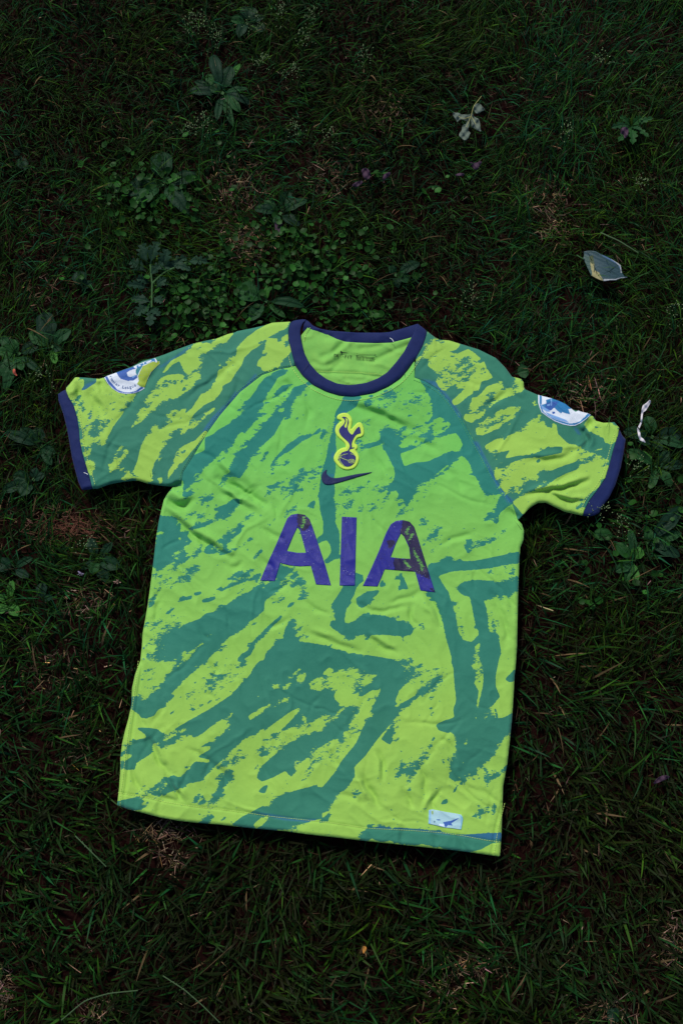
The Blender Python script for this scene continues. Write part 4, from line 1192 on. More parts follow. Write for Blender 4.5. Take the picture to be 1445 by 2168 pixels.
# ------------------------------------------------------------------ the ground and the lawn
gxs = np.r_[-40, -15, -6, -3, np.linspace(-1.9, 1.9, 150), 3, 6, 15, 40]
gys = np.r_[-40, -15, -6, -3, np.linspace(-1.7, 2.1, 150), 3, 6, 15, 40]
mx, my = np.meshgrid(gxs, gys)
lump = noise2((158, 158), 9, 41) * 0.004 + noise2((158, 158), 3, 42) * 0.0015 - 0.004
lump[:4] = lump[-4:] = -0.004; lump[:, :4] = lump[:, -4:] = -0.004
k = NT('dark_soil', 0.95, 0.05)
n1_ = k.noise(7, k.obj(), 5.0); n2_ = k.noise(120, k.obj(), 4.0)
k.base(k.mix(n2_, k.mix(n1_, (0.012, 0.003, 0.003, 1), (0.022, 0.006, 0.005, 1)), (0.006, 0.002, 0.002, 1)))
sx = k.n('ShaderNodeSeparateXYZ'); k.l(k.obj(), sx.inputs[0])
far = k.math('MAXIMUM', k.ramp(k.math('ABSOLUTE', sx.outputs[0]), 1.45, 1.75), k.math('MAXIMUM', k.ramp(sx.outputs[1], 1.85, 2.2), k.ramp(sx.outputs[1], -1.30, -1.6)))
turf = k.mix(k.noise(160, k.obj(), 5.0), (0.006, 0.012, 0.004, 1), (0.012, 0.036, 0.009, 1))
k.base(k.mix(far, k.mix(n2_, k.mix(n1_, (0.012, 0.003, 0.003, 1), (0.022, 0.006, 0.005, 1)), (0.006, 0.002, 0.002, 1)), turf))
k.bump(n2_, 0.8, 0.004)
ids = np.arange(158 * 158).reshape(158, 158)
g = mesh_obj('ground', np.stack([mx.ravel(), my.ravel(), lump.ravel()], 1), np.stack([ids[:-1, :-1].ravel(), ids[:-1, 1:].ravel(), ids[1:, 1:].ravel(), ids[1:, :-1].ravel()], 1), k.m)
tag(g, 'dark soil under the lawn', kind='structure')

BX0, BX1, BY0, BY1 = -1.55, 1.55, -1.35, 2.0         # the lawn that is grown blade by blade


def ribbons(base, az, tilt0, tilt1, length, width, rows, roll, tint):
    """curved tapering blades; returns vertices, faces, tint per vertex and the points of the spine"""
    n = len(base)
    P = base.copy(); pts = [P.copy()]
    for r in range(1, rows):
        t = tilt0 + (tilt1 - tilt0) * (r - .5) / (rows - 1)
        stp = length / (rows - 1)
        P = P + np.stack([np.sin(t) * np.cos(az) * stp, np.sin(t) * np.sin(az) * stp, np.cos(t) * stp], 1)
        P[:, 2] = np.maximum(P[:, 2], 0.002)
        pts.append(P.copy())
    S = np.stack(pts, 1)
    prof = np.array([0.75, 1.0, 0.9, 0.6, 0.0] if rows == 5 else [0.8, 1.0, 0.7, 0.0])
    side = np.stack([-np.sin(az + roll), np.cos(az + roll), 0.35 * np.sin(roll * 3)], 1)
    hw = (width[:, None] * prof[None] / 2)[..., None] * side[:, None, :]
    Lf = S - hw; Rt = S + hw
    per = 2 * rows - 1
    V = np.empty((n, per, 3))
    V[:, 0:2 * (rows - 1):2] = Lf[:, :-1]; V[:, 1:2 * (rows - 1):2] = Rt[:, :-1]; V[:, -1] = S[:, -1]
    off = (np.arange(n) * per)[:, None]
    quads = np.concatenate([off + np.array([[2 * r, 2 * r + 1, 2 * r + 3, 2 * r + 2]]) for r in range(rows - 2)])
    tris = off + np.array([[2 * (rows - 2), 2 * (rows - 2) + 1, per - 1]])
    T = np.repeat(tint[:, None, :], per, 1)
    return V.reshape(-1, 3), [quads, tris], T.reshape(-1, 3), S


def clear_of_shirt(S, zlim=0.020, soft=0.0):
    u, v = to_px(S)
    inm = np.zeros(u.shape, bool)
    ok = (u > X0) & (u < X1 - 1) & (v > Y0) & (v < Y1 - 1)
    inm[ok] = mb[(v[ok] - Y0).astype(int), (u[ok] - X0).astype(int)] > 0.35
    bad = (inm & (S[..., 2] > zlim)).any(1) | inm[:, 0]
    bad &= inm[:, 0] | (rng.random(len(bad)) > soft)
    return ~bad


# regions given in photograph pixels: centre, radius
CLOVER = [(470, 620, 130, 70), (640, 590, 150, 90), (770, 650, 110, 45), (560, 520, 90, 50), (330, 420, 100, 60), (400, 660, 90, 50), (280, 380, 60, 40), (690, 520, 60, 40), (490, 700, 70, 20)]
BARE = [(150, 1118, 95, 34, 1.0), (530, 530, 45, 32, 0.9), (505, 505, 50, 28, 0.5), (1175, 488, 38, 30, 0.7), (1150, 430, 60, 40, 0.5), (700, 385, 60, 45, 0.4), (500, 400, 70, 70, 0.4),
        (345, 1760, 60, 35, 0.8), (370, 1820, 40, 25, 0.6), (1000, 2045, 60, 30, 0.5), (1420, 1990, 40, 60, 0.6), (10, 2090, 25, 45, 1.0), (100, 600, 50, 50, 0.1), (1060, 1340, 30, 60, 0.3), (810, 240, 60, 40, 0.5),
        (1240, 840, 60, 40, 0.4), (940, 2090, 60, 40, 0.3), (1295, 2140, 60, 30, 0.4), (210, 2140, 40, 25, 0.4), (120, 1420, 90, 60, 0.15), (180, 1600, 60, 90, 0.12), (180, 1270, 60, 40, 0.4)]


def region(u, v, L, soft=False):
    f = np.zeros(u.shape)
    for r in L:
        wgt = r[4] if len(r) > 4 else 1.0
        d = ((u - r[0]) / r[2]) ** 2 + ((v - r[1]) / r[3]) ** 2
        f = np.maximum(f, wgt * (np.exp(-d * 1.1) if soft else np.exp(-d ** 2 * 0.7)))
    return f


NG = (700, 700)
np1, np2, np3 = noise2(NG, 62, 51), noise2(NG, 27, 52), noise2(NG, 11, 53)


def field(f, P):
    i = np.clip(((P[:, 0] - BX0) / (BX1 - BX0) * 698).astype(int), 0, 699); j = np.clip(((P[:, 1] - BY0) / (BY1 - BY0) * 698).astype(int), 0, 699)
    return f[j, i]


def lawn(n, kind):
    P = np.stack([rng.uniform(BX0, BX1, n), rng.uniform(BY0, BY1, n), np.full(n, -0.003)], 1)
    u, v = to_px(P)
    dens = 0.80 + 0.30 * field(np2, P) + 0.25 * field(np3, P)
    dens *= 1 - 0.68 * region(u, v, BARE)
    dens *= 1 - 0.45 * region(u, v, CLOVER, True)
    infr = (u > -140) & (u < PW + 140) & (v > -140) & (v < PH + 140)
    dens = np.where(infr, dens, dens * 0.36)
    if kind == 'fine': dens *= 1 - 0.7 * np.clip((v - 900) / 700, 0, 1)
    P = P[rng.random(n) < dens]
    n = len(P)
    u, v = to_px(P)
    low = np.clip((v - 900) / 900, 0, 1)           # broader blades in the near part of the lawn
    comb = field(np1, P) * 2.2 + field(np2, P) * 1.2
    az = rng.uniform(0, 2 * pi, n)
    mix_ = rng.random(n)
    az = np.where(mix_ < 0.45, 0.7 + comb * 1.4 + rng.normal(0, 0.5, n), az)
    if kind == 'broad':
        L = rng.gamma(8, 0.0047, n) * (0.85 + 0.08 * low); wd = rng.uniform(0.0017, 0.0031, n) * (0.8 + 0.48 * low)
        t0 = rng.uniform(0.2, 0.8, n); t1 = rng.uniform(1.0, 1.75, n)
    else:
        L = rng.gamma(7, 0.0058, n); wd = rng.uniform(0.0008, 0.0015, n)
        t0 = rng.uniform(0.1, 0.8, n); t1 = rng.uniform(0.8, 1.8, n)
    L = np.clip(L, 0.015, 0.085)
    roll = rng.normal(0, 0.45, n)
    val = np.exp(rng.normal(-0.40, 0.72, n) - 0.52 * low) * (1 + 0.40 * field(np1, P))  # vignette painted into the blade colour: darker towards the near edge
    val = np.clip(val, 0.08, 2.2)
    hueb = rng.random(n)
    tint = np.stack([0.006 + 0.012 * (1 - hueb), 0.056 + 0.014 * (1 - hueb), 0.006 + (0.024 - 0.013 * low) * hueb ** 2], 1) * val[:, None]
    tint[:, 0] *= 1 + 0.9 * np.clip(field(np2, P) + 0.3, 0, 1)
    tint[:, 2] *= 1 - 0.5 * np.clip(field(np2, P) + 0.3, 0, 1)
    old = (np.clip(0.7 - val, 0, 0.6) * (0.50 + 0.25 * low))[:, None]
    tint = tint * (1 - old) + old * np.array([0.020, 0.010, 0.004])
    brown = rng.random(n) < 0.011
    tint[brown] = np.array([0.16, 0.10, 0.05]) * rng.uniform(0.5, 1.3, (brown.sum(), 1))
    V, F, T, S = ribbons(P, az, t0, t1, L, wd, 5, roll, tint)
    ok = clear_of_shirt(S, soft=0.30)
    per = 9
    keep = np.repeat(ok, per)
    idx = np.cumsum(keep) - 1
    F = [idx[f][ok[(f[:, 0] // per)]] for f in F]
    return V[keep], F, T[keep]


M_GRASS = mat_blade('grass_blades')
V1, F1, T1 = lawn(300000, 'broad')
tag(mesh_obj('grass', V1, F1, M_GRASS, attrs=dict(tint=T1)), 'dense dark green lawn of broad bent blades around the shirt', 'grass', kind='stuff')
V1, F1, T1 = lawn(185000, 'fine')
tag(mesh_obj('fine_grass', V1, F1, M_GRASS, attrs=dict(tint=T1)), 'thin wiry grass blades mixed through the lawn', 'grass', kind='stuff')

# dead straw lying in the lawn, thick in the bare patches
n = 52000
P = np.stack([rng.uniform(BX0, BX1, n), rng.uniform(BY0, BY1, n), rng.uniform(0.002, 0.020, n)], 1)
u, v = to_px(P)
rb = region(u, v, BARE)
pr = 0.09 + 0.9 * rb
sel = rng.random(n) < pr
P, u, v, rb = P[sel], u[sel], v[sel], rb[sel]
extra = []
for (cx, cy, rx, ry, wg) in BARE:
    m = int(rx * ry * wg * 0.13)
    q = to_world(cx + rng.normal(0, rx * .5, m), cy + rng.normal(0, ry * .5, m), np.zeros(m)); q[:, 2] = rng.uniform(0.001, 0.015, m)
    extra.append(q)
P = np.vstack([P] + extra); n = len(P); u, v = to_px(P); rb = region(u, v, BARE)
red = region(u, v, [(150, 1118, 95, 34, 1.0)])
tint = (np.array([[0.24, 0.15, 0.095]]) + rng.normal(0, .02, (n, 3))).clip(.03, .4) * np.exp(rng.normal(-0.35, .65, (n, 1)))
tint = tint * (1 - red[:, None]) + red[:, None] * np.array([[0.17, 0.062, 0.042]]) * rng.uniform(0.5, 1.3, (n, 1))
V1, F1, T1, S = ribbons(P, rng.uniform(0, 2 * pi, n), rng.uniform(1.2, 1.7, n), rng.uniform(1.2, 1.8, n), rng.gamma(3, 0.0036, n).clip(0.003, 0.03), rng.uniform(0.0004, 0.0013, n), 4, rng.normal(0, .5, n), tint)
ok = clear_of_shirt(S); per = 7; keep = np.repeat(ok, per); idx = np.cumsum(keep) - 1
tag(mesh_obj('dry_straw', V1[keep], [idx[f][ok[f[:, 0] // per]] for f in F1], mat_blade('straw', 0.8, 0.08), attrs=dict(tint=T1[keep])), 'pale and reddish dead grass stalks lying in thin patches of the lawn', 'straw', kind='stuff')

# dark thatch: short brown shreds on the soil between the blades
n = 120000
P = np.stack([rng.uniform(BX0, BX1, n), rng.uniform(BY0, BY1, n), rng.uniform(0.0, 0.010, n)], 1)
tint = np.array([[0.024, 0.011, 0.006]]) * np.exp(rng.normal(-0.2, .6, (n, 1)))
V1, F1, T1, S = ribbons(P, rng.uniform(0, 2 * pi, n), rng.uniform(1.1, 1.7, n), rng.uniform(1.2, 1.9, n), rng.uniform(0.006, 0.026, n), rng.uniform(0.0006, 0.0018, n), 4, rng.normal(0, .5, n), tint)
ok = clear_of_shirt(S); per = 7; keep = np.repeat(ok, per); idx = np.cumsum(keep) - 1
tag(mesh_obj('thatch', V1[keep], [idx[f][ok[f[:, 0] // per]] for f in F1], M_GRASS, attrs=dict(tint=T1[keep])), 'dark brown matted thatch on the soil between the grass blades', 'thatch', kind='stuff')

# round-leaved creeping ground cover above the collar
n = 6400
u = rng.uniform(120, 1000, n); v = rng.uniform(260, 740, n)
sel = rng.random(n) < region(u, v, CLOVER, True) * 0.8 * np.clip(0.75 + 0.9 * field(np2, to_world(u, v, 0 * u)), 0.1, 1) * (1 - region(u, v, BARE) * .8) + 0.012
u, v = u[sel], v[sel]
u2 = rng.uniform(1230, 1445, 60); v2 = rng.uniform(900, 1300, 60)
u = np.r_[u, u2]; v = np.r_[v, v2]; n = len(u)
zc = rng.uniform(0.005, 0.027, n)
cen = to_world(u, v, zc)
R_ = rng.uniform(0.0034, 0.0072, n)
th = np.linspace(0, 2 * pi, 10, endpoint=False)
nrm = np.stack([rng.normal(0, .5, n), rng.normal(0, .5, n), np.ones(n)], 1); nrm /= np.linalg.norm(nrm, axis=1, keepdims=True)
az = rng.uniform(0, 2 * pi, n); a1 = np.stack([np.cos(az), np.sin(az), np.zeros(n)], 1)
a1 -= nrm * (a1 * nrm).sum(1, keepdims=True); a1 /= np.linalg.norm(a1, axis=1, keepdims=True); a2 = np.cross(nrm, a1)
rad = 1 - 0.42 * np.exp(-((np.minimum(th, 2 * pi - th)) / 0.4) ** 2) + 0.05 * np.cos(3 * th)
ring = cen[:, None] + R_[:, None, None] * (rad * np.cos(th))[None, :, None] * a1[:, None] + R_[:, None, None] * (rad * np.sin(th) * 0.86)[None, :, None] * a2[:, None] + (R_ * 0.22)[:, None, None] * nrm[:, None]
V1 = np.concatenate([cen[:, None], ring], 1)
off = (np.arange(n) * 11)[:, None]
F1 = np.concatenate([off + np.array([[0, 1 + i, 1 + (i + 1) % 10]]) for i in range(10)])
val = np.exp(rng.normal(0, .35, n))[:, None]
tint = np.array([[0.014, 0.070, 0.008]]) * val
ok = clear_of_shirt(V1); keep = np.repeat(ok, 11); idx = np.cumsum(keep) - 1
tag(mesh_obj('ground_cover', V1.reshape(-1, 3)[keep], [idx[F1][ok[F1[:, 0] // 11]]], mat_blade('round_leaves', 0.5, 0.10), attrs=dict(tint=np.repeat(tint, 11, 0)[keep])),
    'mat of small round bright green creeping leaves above the shirt collar', 'ground cover', kind='stuff')

# ------------------------------------------------------------------ broad-leaved weeds, leaf by leaf
M_PLANT = mat_leaf('plantain_leaf', (0.012, 0.048, 0.018, 1), (0.015, 0.066, 0.015, 1), (0.030, 0.085, 0.035, 1))
M_GREY = mat_leaf('dull_plantain_leaf', (0.008, 0.027, 0.016, 1), (0.010, 0.040, 0.016, 1), (0.005, 0.014, 0.008, 1))
M_BRIGHT = mat_leaf('young_leaf', (0.03, 0.12, 0.02, 1), (0.04, 0.15, 0.02, 1), (0.07, 0.18, 0.05, 1))
M_MUG = mat_leaf('grey_green_leaf', (0.012, 0.036, 0.021, 1), (0.017, 0.046, 0.026, 1), (0.025, 0.058, 0.035, 1))
M_PURP = mat_leaf('purple_dry_leaf', (0.045, 0.025, 0.045, 1), (0.06, 0.03, 0.055, 1), (0.10, 0.07, 0.10, 1))
M_STEM = mat_plain('green_stem', (0.03, 0.09, 0.025, 1))


def leaf(root, b, t, wpx, zb=0.012, zt_=0.026, kind='plantain', mat=None, name='leaf', seed=0):
    g_ = np.random.default_rng(int(b[0] * 13 + b[1] * 7 + t[0] * 3 + t[1]) + seed)
    A = W3(b, zb); B = W3(t, zt_)
    d = B - A; L = np.linalg.norm(d)
    wd = np.linalg.norm(W3((b[0] + wpx, b[1]), zb) - A)
    e = d / L; s_ = np.cross(e, [0, 0, 1]); s_ /= np.linalg.norm(s_); up = np.cross(s_, e)
    rows, cols = (13, 9) if kind != 'lobed' else (15, 7)
    ts = np.linspace(0, 1, rows); cs = np.linspace(-1, 1, cols)
    if kind == 'plantain':
        pet = 0.20
        prof = np.where(ts < pet, 0.10, 0.10 + 0.90 * np.sin(pi * np.clip((ts - pet) / (1 - pet), 0, 1) ** 0.95) ** 0.55)
        prof[-1] = 0.04
    elif kind == 'lobed':
        prof = np.where(ts < .15, 0.12, (0.35 + 0.65 * np.abs(np.sin(ts * pi * 4.2))) * np.sin(pi * np.clip(ts * .86 + .12, 0, 1)) ** .6)
        prof[-1] = 0.05
    else:
        prof = np.sin(pi * ts ** 0.9) ** 0.8 + 0.02
    wob = 1 + 0.07 * np.sin(ts * 17 + g_.uniform(0, 6)) * (kind == 'plantain')
    fold = g_.uniform(0.10, 0.32); arch = g_.uniform(0.04, 0.16) * L; curl = g_.uniform(-0.25, 0.35)
    T, C_ = np.meshgrid(ts, cs, indexing='ij')
    Wp = (prof * wob)[:, None] * wd / 2
    rip = 0.05 * np.sin(T * 15 + C_ * 3 + g_.uniform(0, 6)) * np.abs(C_) * wd / 2
    vein = np.clip(np.cos(C_ * pi * 2.5) * 1.0 - 0.55, 0, 1) * (kind == 'plantain') + np.exp(-(C_ / .12) ** 2)
    hgt = fold * np.abs(C_) * Wp + arch * np.sin(pi * T) + curl * wd * .2 * C_ * T + rip
    if kind == 'lobed':
        sh = T * L + np.abs(C_) * Wp * 0.55
    else:
        sh = T * L
    V = A + sh[..., None] * e + (C_ * Wp)[..., None] * s_ + hgt[..., None] * up
    V[..., 2] = np.maximum(V[..., 2], 0.004)
    ids_ = np.arange(rows * cols).reshape(rows, cols)
    F = np.stack([ids_[:-1, :-1].ravel(), ids_[:-1, 1:].ravel(), ids_[1:, 1:].ravel(), ids_[1:, :-1].ravel()], 1)
    o = mesh_obj(name, V.reshape(-1, 3) - np.array(root.location), F, mat or M_PLANT, root, attrs=dict(vein=np.clip(vein, 0, 1).ravel()))
    return o


G_, K_, Y_, V_ = 'g', 'k', 'y', 'v'      # green, dull grey-green, young bright, purple
LM = {'g': M_PLANT, 'k': M_GREY, 'y': M_BRIGHT, 'v': M_PURP, 'm': M_MUG}
PLANTS = [
    ('plantain', (346, 393), 'broad-leaved plantain rosette with one big upright ribbed leaf, in the round-leaved mat', [(342, 322, 52, 'k'), (292, 388, 30, 'g'), (287, 438, 34, 'g'), (388, 434, 38, 'g'), (421, 372, 34, 'k'), (262, 410, 46, 'k'), (400, 454, 32, 'k'), (386, 372, 11, 'y'), (362, 376, 18, 'g')]),
    ('plantain', (470, 200), 'many-leaved plantain with holed dull leaves among the seed heads near the top', [(437, 158, 26, 'g'), (446, 182, 28, 'g'), (490, 140, 32, 'k'), (402, 192, 30, 'k'), (509, 238, 22, 'g'), (532, 222, 20, 'k'), (493, 268, 18, 'g'), (459, 256, 18, 'k'), (509, 135, 15, 'y'), (525, 188, 15, 'g'), (450, 116, 28, 'k'), (412, 172, 20, 'k')]),
    ('plantain', (592, 455), 'flat dark plantain rosette beside the pale straw patch', [(538, 442, 26, 'k'), (612, 405, 32, 'k'), (650, 423, 24, 'k'), (634, 478, 26, 'k'), (587, 498, 16, 'v'), (560, 425, 22, 'g'), (580, 474, 16, 'g')]),
    ('plantain', (111, 737), 'plantain with a broad blue-grey top leaf at the left edge', [(93, 660, 46, 'k'), (62, 703, 34, 'g'), (151, 698, 30, 'g'), (134, 738, 26, 'k'), (118, 770, 18, 'y')]),
    ('plantain', (40, 752), 'plantain cut by the left edge with ragged leaves all round', [(83, 730, 30, 'k'), (3, 796, 34, 'g'), (47, 784, 24, 'g'), (2, 712, 26, 'g'), (-4, 742, 34, 'g'), (12, 830, 26, 'g'), (28, 718, 20, 'g'), (88, 790, 18, 'k')]),
    ('plantain', (88, 948), 'drooping dull plantain left of the left cuff', [(78, 905, 32, 'k'), (118, 960, 22, 'k'), (44, 905, 28, 'k'), (12, 915, 26, 'k'), (110, 985, 20, 'k')]),
    ('plantain', (70, 1018), 'dark plantain left of the lower end of the left cuff', [(28, 1008, 32, 'k'), (96, 1004, 20, 'k'), (44, 1050, 30, 'k'), (78, 990, 22, 'k'), (5, 1040, 26, 'k')]),
    ('plantain', (208, 1185), 'star-shaped dark plantain left of the shirt below the reddish bare patch', [(190, 1138, 24, 'k'), (195, 1216, 26, 'g'), (255, 1202, 32, 'k'), (226, 1234, 26, 'k'), (238, 1148, 20, 'k'), (172, 1206, 16, 'k')]),
    ('weed', (21, 1274), 'bright green three-leaved weed at the left edge', [(27, 1228, 20, 'y'), (38, 1304, 26, 'y'), (-4, 1300, 22, 'y'), (-4, 1262, 18, 'y')]),
    ('plantain', (1378, 928), 'large dark plantain right of the right cuff behind the white strip', [(1368, 880, 30, 'g'), (1442, 918, 36, 'k'), (1446, 946, 24, 'g'), (1352, 938, 26, 'k'), (1398, 955, 22, 'k'), (1318, 912, 30, 'k')]),
    ('plantain', (1388, 990), 'tangled plantain right of the right cuff below the white strip', [(1324, 952, 24, 'g'), (1358, 955, 14, 'y'), (1415, 955, 28, 'k'), (1445, 985, 26, 'k'), (1375, 1035, 20, 'g'), (1420, 1030, 24, 'g')]),
    ('plantain', (1340, 1188), 'glossy green plantain below the right cuff', [(1303, 1150, 30, 'g'), (1353, 1158, 30, 'y'), (1301, 1210, 26, 'g'), (1331, 1118, 20, 'g'), (1345, 1238, 18, 'y'), (1322, 1232, 20, 'g')]),
    ('plantain', (1368, 1152), 'plantain with one very broad round leaf at the right edge', [(1416, 1142, 50, 'k'), (1372, 1116, 22, 'g'), (1438, 1178, 28, 'k'), (1442, 1128, 24, 'g'), (1443, 1072, 34, 'k')]),
    ('plantain', (523, 50), 'torn plantain with a split leaf at the top edge', [(530, 14, 40, 'k'), (489, 42, 26, 'g'), (505, 80, 26, 'k'), (562, 66, 30, 'k'), (560, 36, 22, 'k')]),
    ('plantain', (562, 640), 'plantain with one broad drooping leaf just above the left shoulder of the collar', [(495, 612, 50, 'g'), (528, 680, 30, 'g'), (566, 604, 14, 'y'), (604, 672, 16, 'g'), (645, 650, 24, 'k')]),
    ('plantain', (836, 585), 'small fan-leaved plantain above the right end of the collar', [(867, 595, 28, 'g'), (888, 556, 26, 'k'), (824, 562, 20, 'g'), (842, 610, 18, 'k')]),
    ('weed', (1304, 1136), 'single boat-shaped leaf just below the right cuff', [(1253, 1131, 30, 'g')]),
    ('weed', (30, 1205), 'two flat dull leaves at the left edge beside the star-shaped plantain', [(-6, 1190, 34, 'k'), (62, 1222, 20, 'k'), (70, 1180, 18, 'k')]),
    ('weed', (88, 1272), 'dull upright leaf below the star-shaped plantain on the left', [(92, 1232, 26, 'k'), (112, 1262, 16, 'k')]),
    ('weed', (176, 612), 'blue-grey folded leaf standing in long grass left of the mugwort', [(166, 574, 34, 'k'), (196, 596, 18, 'k')]),
    ('weed', (1015, 790), 'oval leaf behind the right shoulder', [(1118, 784, 34, 'g')]),
    ('weed', (1280, 2135), 'dark broad leaf at the bottom edge', [(1310, 2160, 34, 'k')]),
    ('weed', (45, 330), 'pale dull leaf in the upper left grass', [(52, 360, 26, 'k'), (30, 318, 18, 'k')]),
]
for nm, c, lab, lv in PLANTS:
    if nm == 'weed' and c == (1015, 790): c = (1090, 792)
    r = empty(nm + '_plant', W3(c, 0.0), lab, 'plant', None)
    for i, (x, y, wd, kd) in enumerate(lv):
        leaf(r, c, (x, y), wd * 0.92, 0.006, 0.010 + 0.008 * ((i * 7) % 5) / 5, 'plantain', LM[kd])
    if len(lv) > 3:
        V, F = strip_mesh([resample([c, (c[0] + 3, c[1] - 6)], 4)], 6, lambda u, v: np.full(u.shape, 0.010))
        mesh_obj('stem', V - np.array(r.location), F, M_STEM, r)

r = empty('mugwort', W3((322, 600), 0), 'grey-green mugwort with deeply cut feathery leaves', 'plant')
for i, (bx, by, x, y, wd) in enumerate([(310, 575, 277, 553, 30), (312, 560, 300, 517, 32), (318, 560, 334, 512, 28), (345, 575, 356, 528, 34), (352, 575, 395, 545, 26), (395, 555, 440, 556, 24), (318, 600, 290, 590, 24), (316, 610, 268, 602, 22),
                                        (322, 640, 278, 632, 26), (320, 645, 288, 668, 30), (325, 650, 318, 690, 26), (330, 610, 352, 590, 20), (333, 600, 358, 602, 16), (325, 630, 345, 640, 22), (315, 585, 345, 555, 22), (318, 655, 340, 668, 20), (330, 570, 372, 566, 20), (360, 560, 405, 572, 18)]):
    leaf(r, (bx, by), (x, y), wd, 0.012 + .004 * (i % 3), 0.018 + 0.005 * (i % 4), 'lobed', M_MUG)
V, F = strip_mesh([sm('P 322,600 345,576 395,556', 8), sm('P 322,600 318,560', 6), sm('P 322,600 321,650', 6)], 3, lambda u, v: np.full(u.shape, 0.022))
mesh_obj('stem', V - np.array(r.location), F, M_STEM, r)
r = empty('dandelion_plant', W3((1335, 268), 0), 'dandelion rosette with jagged lobed leaves near the right edge', 'plant')
for i, (x, y, wd) in enumerate([(1358, 248, 20), (1352, 275, 18), (1338, 306, 22), (1308, 300, 20), (1292, 270, 18), (1310, 246, 16), (1382, 250, 16), (1372, 290, 14)]):
    leaf(r, (1335, 268), (x, y), wd, 0.016, 0.03, 'lobed', M_PLANT)


# ------------------------------------------------------------------ fallen leaves, petals and other litter
def sheet(name, loops, zf, mat, root=None, step=1.0, attrs_fn=None, drop=0.0006, label=None, cat=None, group=None):
    c = np.vstack(loops).mean(0)
    loc = W3(c, 0.02)
    global shirt_root
    keep = shirt_root
    shirt_root = np.zeros(3) + (np.array(root.location) if root is not None else loc)
    o = panel(name, loops, step, zf, mat, attrs_fn, drop, root)
    shirt_root = keep
    if root is None:
        o.location = loc.tolist()
        tag(o, label, cat, group)
    return o


CROPS.update(a=(930, 200, 120 / 1445), b=(1210, 510, 140 / 1445), c=(1300, 820, 145 / 1445), d=(720, 320, 340 / 1445))
sheetz = lambda z0, sx, sy, amp, s: (lambda u, v: z0 + sx * (u - u.mean()) + sy * (v - v.mean()) + amp * np.sin(u * .35 + s) * np.cos(v * .3 + s))
k = NT('pale_dry_leaf', 0.7, 0.15)
nn = k.noise(140, k.obj(), 4.0)
k.base(k.mix(nn, lin(70, 88, 82), lin(112, 122, 108)))
k.bump(k.noise(260, k.obj(), 4.0), 0.5, 0.002)
M_PALE = k.m
r = empty('fallen_leaf', W3((996, 245), 0.03), 'pale grey-green withered leaf torn into four lobes, on the upper right grass', 'leaf')
for sp, s in (('a 800,560 840,470 870,560 920,590 1000,620 1030,740 1040,880 1060,950 980,920 880,860 790,810 800,700', 0), ('a 780,540 760,600 700,590 690,680 590,640 545,625 470,680 450,710 390,600 330,520 350,445 400,465 490,465 560,520 600,505 700,520 790,500 820,440', 2),
              ('a 700,620 780,590 770,700 740,830 720,900 750,950 795,985 750,1040 740,1110 650,1180 560,1120 485,1045 510,970 560,920 570,830 600,765 680,760', 4), ('a 860,310 930,230 1000,230 1060,270 1090,320 1155,380 1130,410 1080,420 1000,480 930,485 870,410', 5)):
    sheet('leaf_lobe', [chaikin(poly(sp), 1)], sheetz(0.034 + .001 * s, 0.00006, -0.00008, 0.0022, s), M_PALE, r)
V, F = strip_mesh([sm('a 1060,40 1000,130 900,240 850,330 830,420 800,560 740,680 680,830', 20), sm('a 800,560 700,600 600,620 480,560', 10), sm('a 810,560 870,660 920,760', 8)], 1.1, lambda u, v: np.full(u.shape, 0.041))
mesh_obj('leaf_stalk', V - np.array(r.location), F, mat_plain('leaf_stalk', lin(150, 150, 96)), r)

HG, HC, HB_, HW = lin(52, 80, 90), lin(176, 168, 112), lin(84, 116, 160), lin(196, 200, 205)
k = NT('variegated_leaf', 0.5, 0.35)
c = k.attr('print', True)
k.base(k.mix(k.math('MULTIPLY', k.noise(170, k.obj(), 4.0), 0.55), c, lin(40, 62, 60)))
k.bump(k.math('ADD', k.noise(1.0, k.mapping(k.attr('cloth', True), radians(-28), (0.05, 0.55, 1)), 2.0), k.noise(0.2, k.attr('cloth', True), 2.0)), 0.25, 0.001)
M_VAR = k.m
r = empty('fallen_leaf', W3((1275, 565), 0.03), 'blue-green variegated leaf with a cream torn patch, on the right grass', 'leaf')
hl = poly('b 255,235 330,215 420,215 510,225 640,295 760,345 890,415 1000,480 1060,530 1075,620 1095,710 1150,780 1225,790 1120,810 1050,815 960,855 820,860 690,878 600,850 500,800 415,750 350,620 290,480 245,380 265,300')
hz = lambda u, v: 0.030 + 0.004 * np.sin((u - 1232) / 95 * pi) - 0.00012 * (v - 560) + 0.0016 * np.abs(((v - 545) - 0.48 * (u - 1250)) / 30) + 0.00012 * np.sin(((v - 545) - 0.48 * (u - 1250)) * .8)
sheet('leaf_blade', [hl], hz, M_VAR, r, 0.9, paint([('b 360,470 480,480 480,640 590,690 620,760 690,880 600,860 415,760 440,700 400,560', HC), ('b 345,350 455,310 485,500 430,500 370,440', lin(70, 84, 40)), ('b 255,300 370,340 440,750 400,740 280,480', lin(46, 84, 76)),
                                                   ('b 640,295 890,415 1060,530 1080,640 1040,600 1000,520 860,440 690,345', HB_), ('b 820,370 900,415 1065,520 1085,700 1060,690 1045,560 960,480', HW), ('b 690,835 960,830 1060,800 1225,790 1120,812 960,862 690,882', HW)], HG))
V, F = strip_mesh([sm('b 250,390 180,360 100,305', 8)], 2.0, lambda u, v: np.full(u.shape, 0.030))
mesh_obj('leaf_stalk', V - np.array(r.location), F, M_STEM, r)

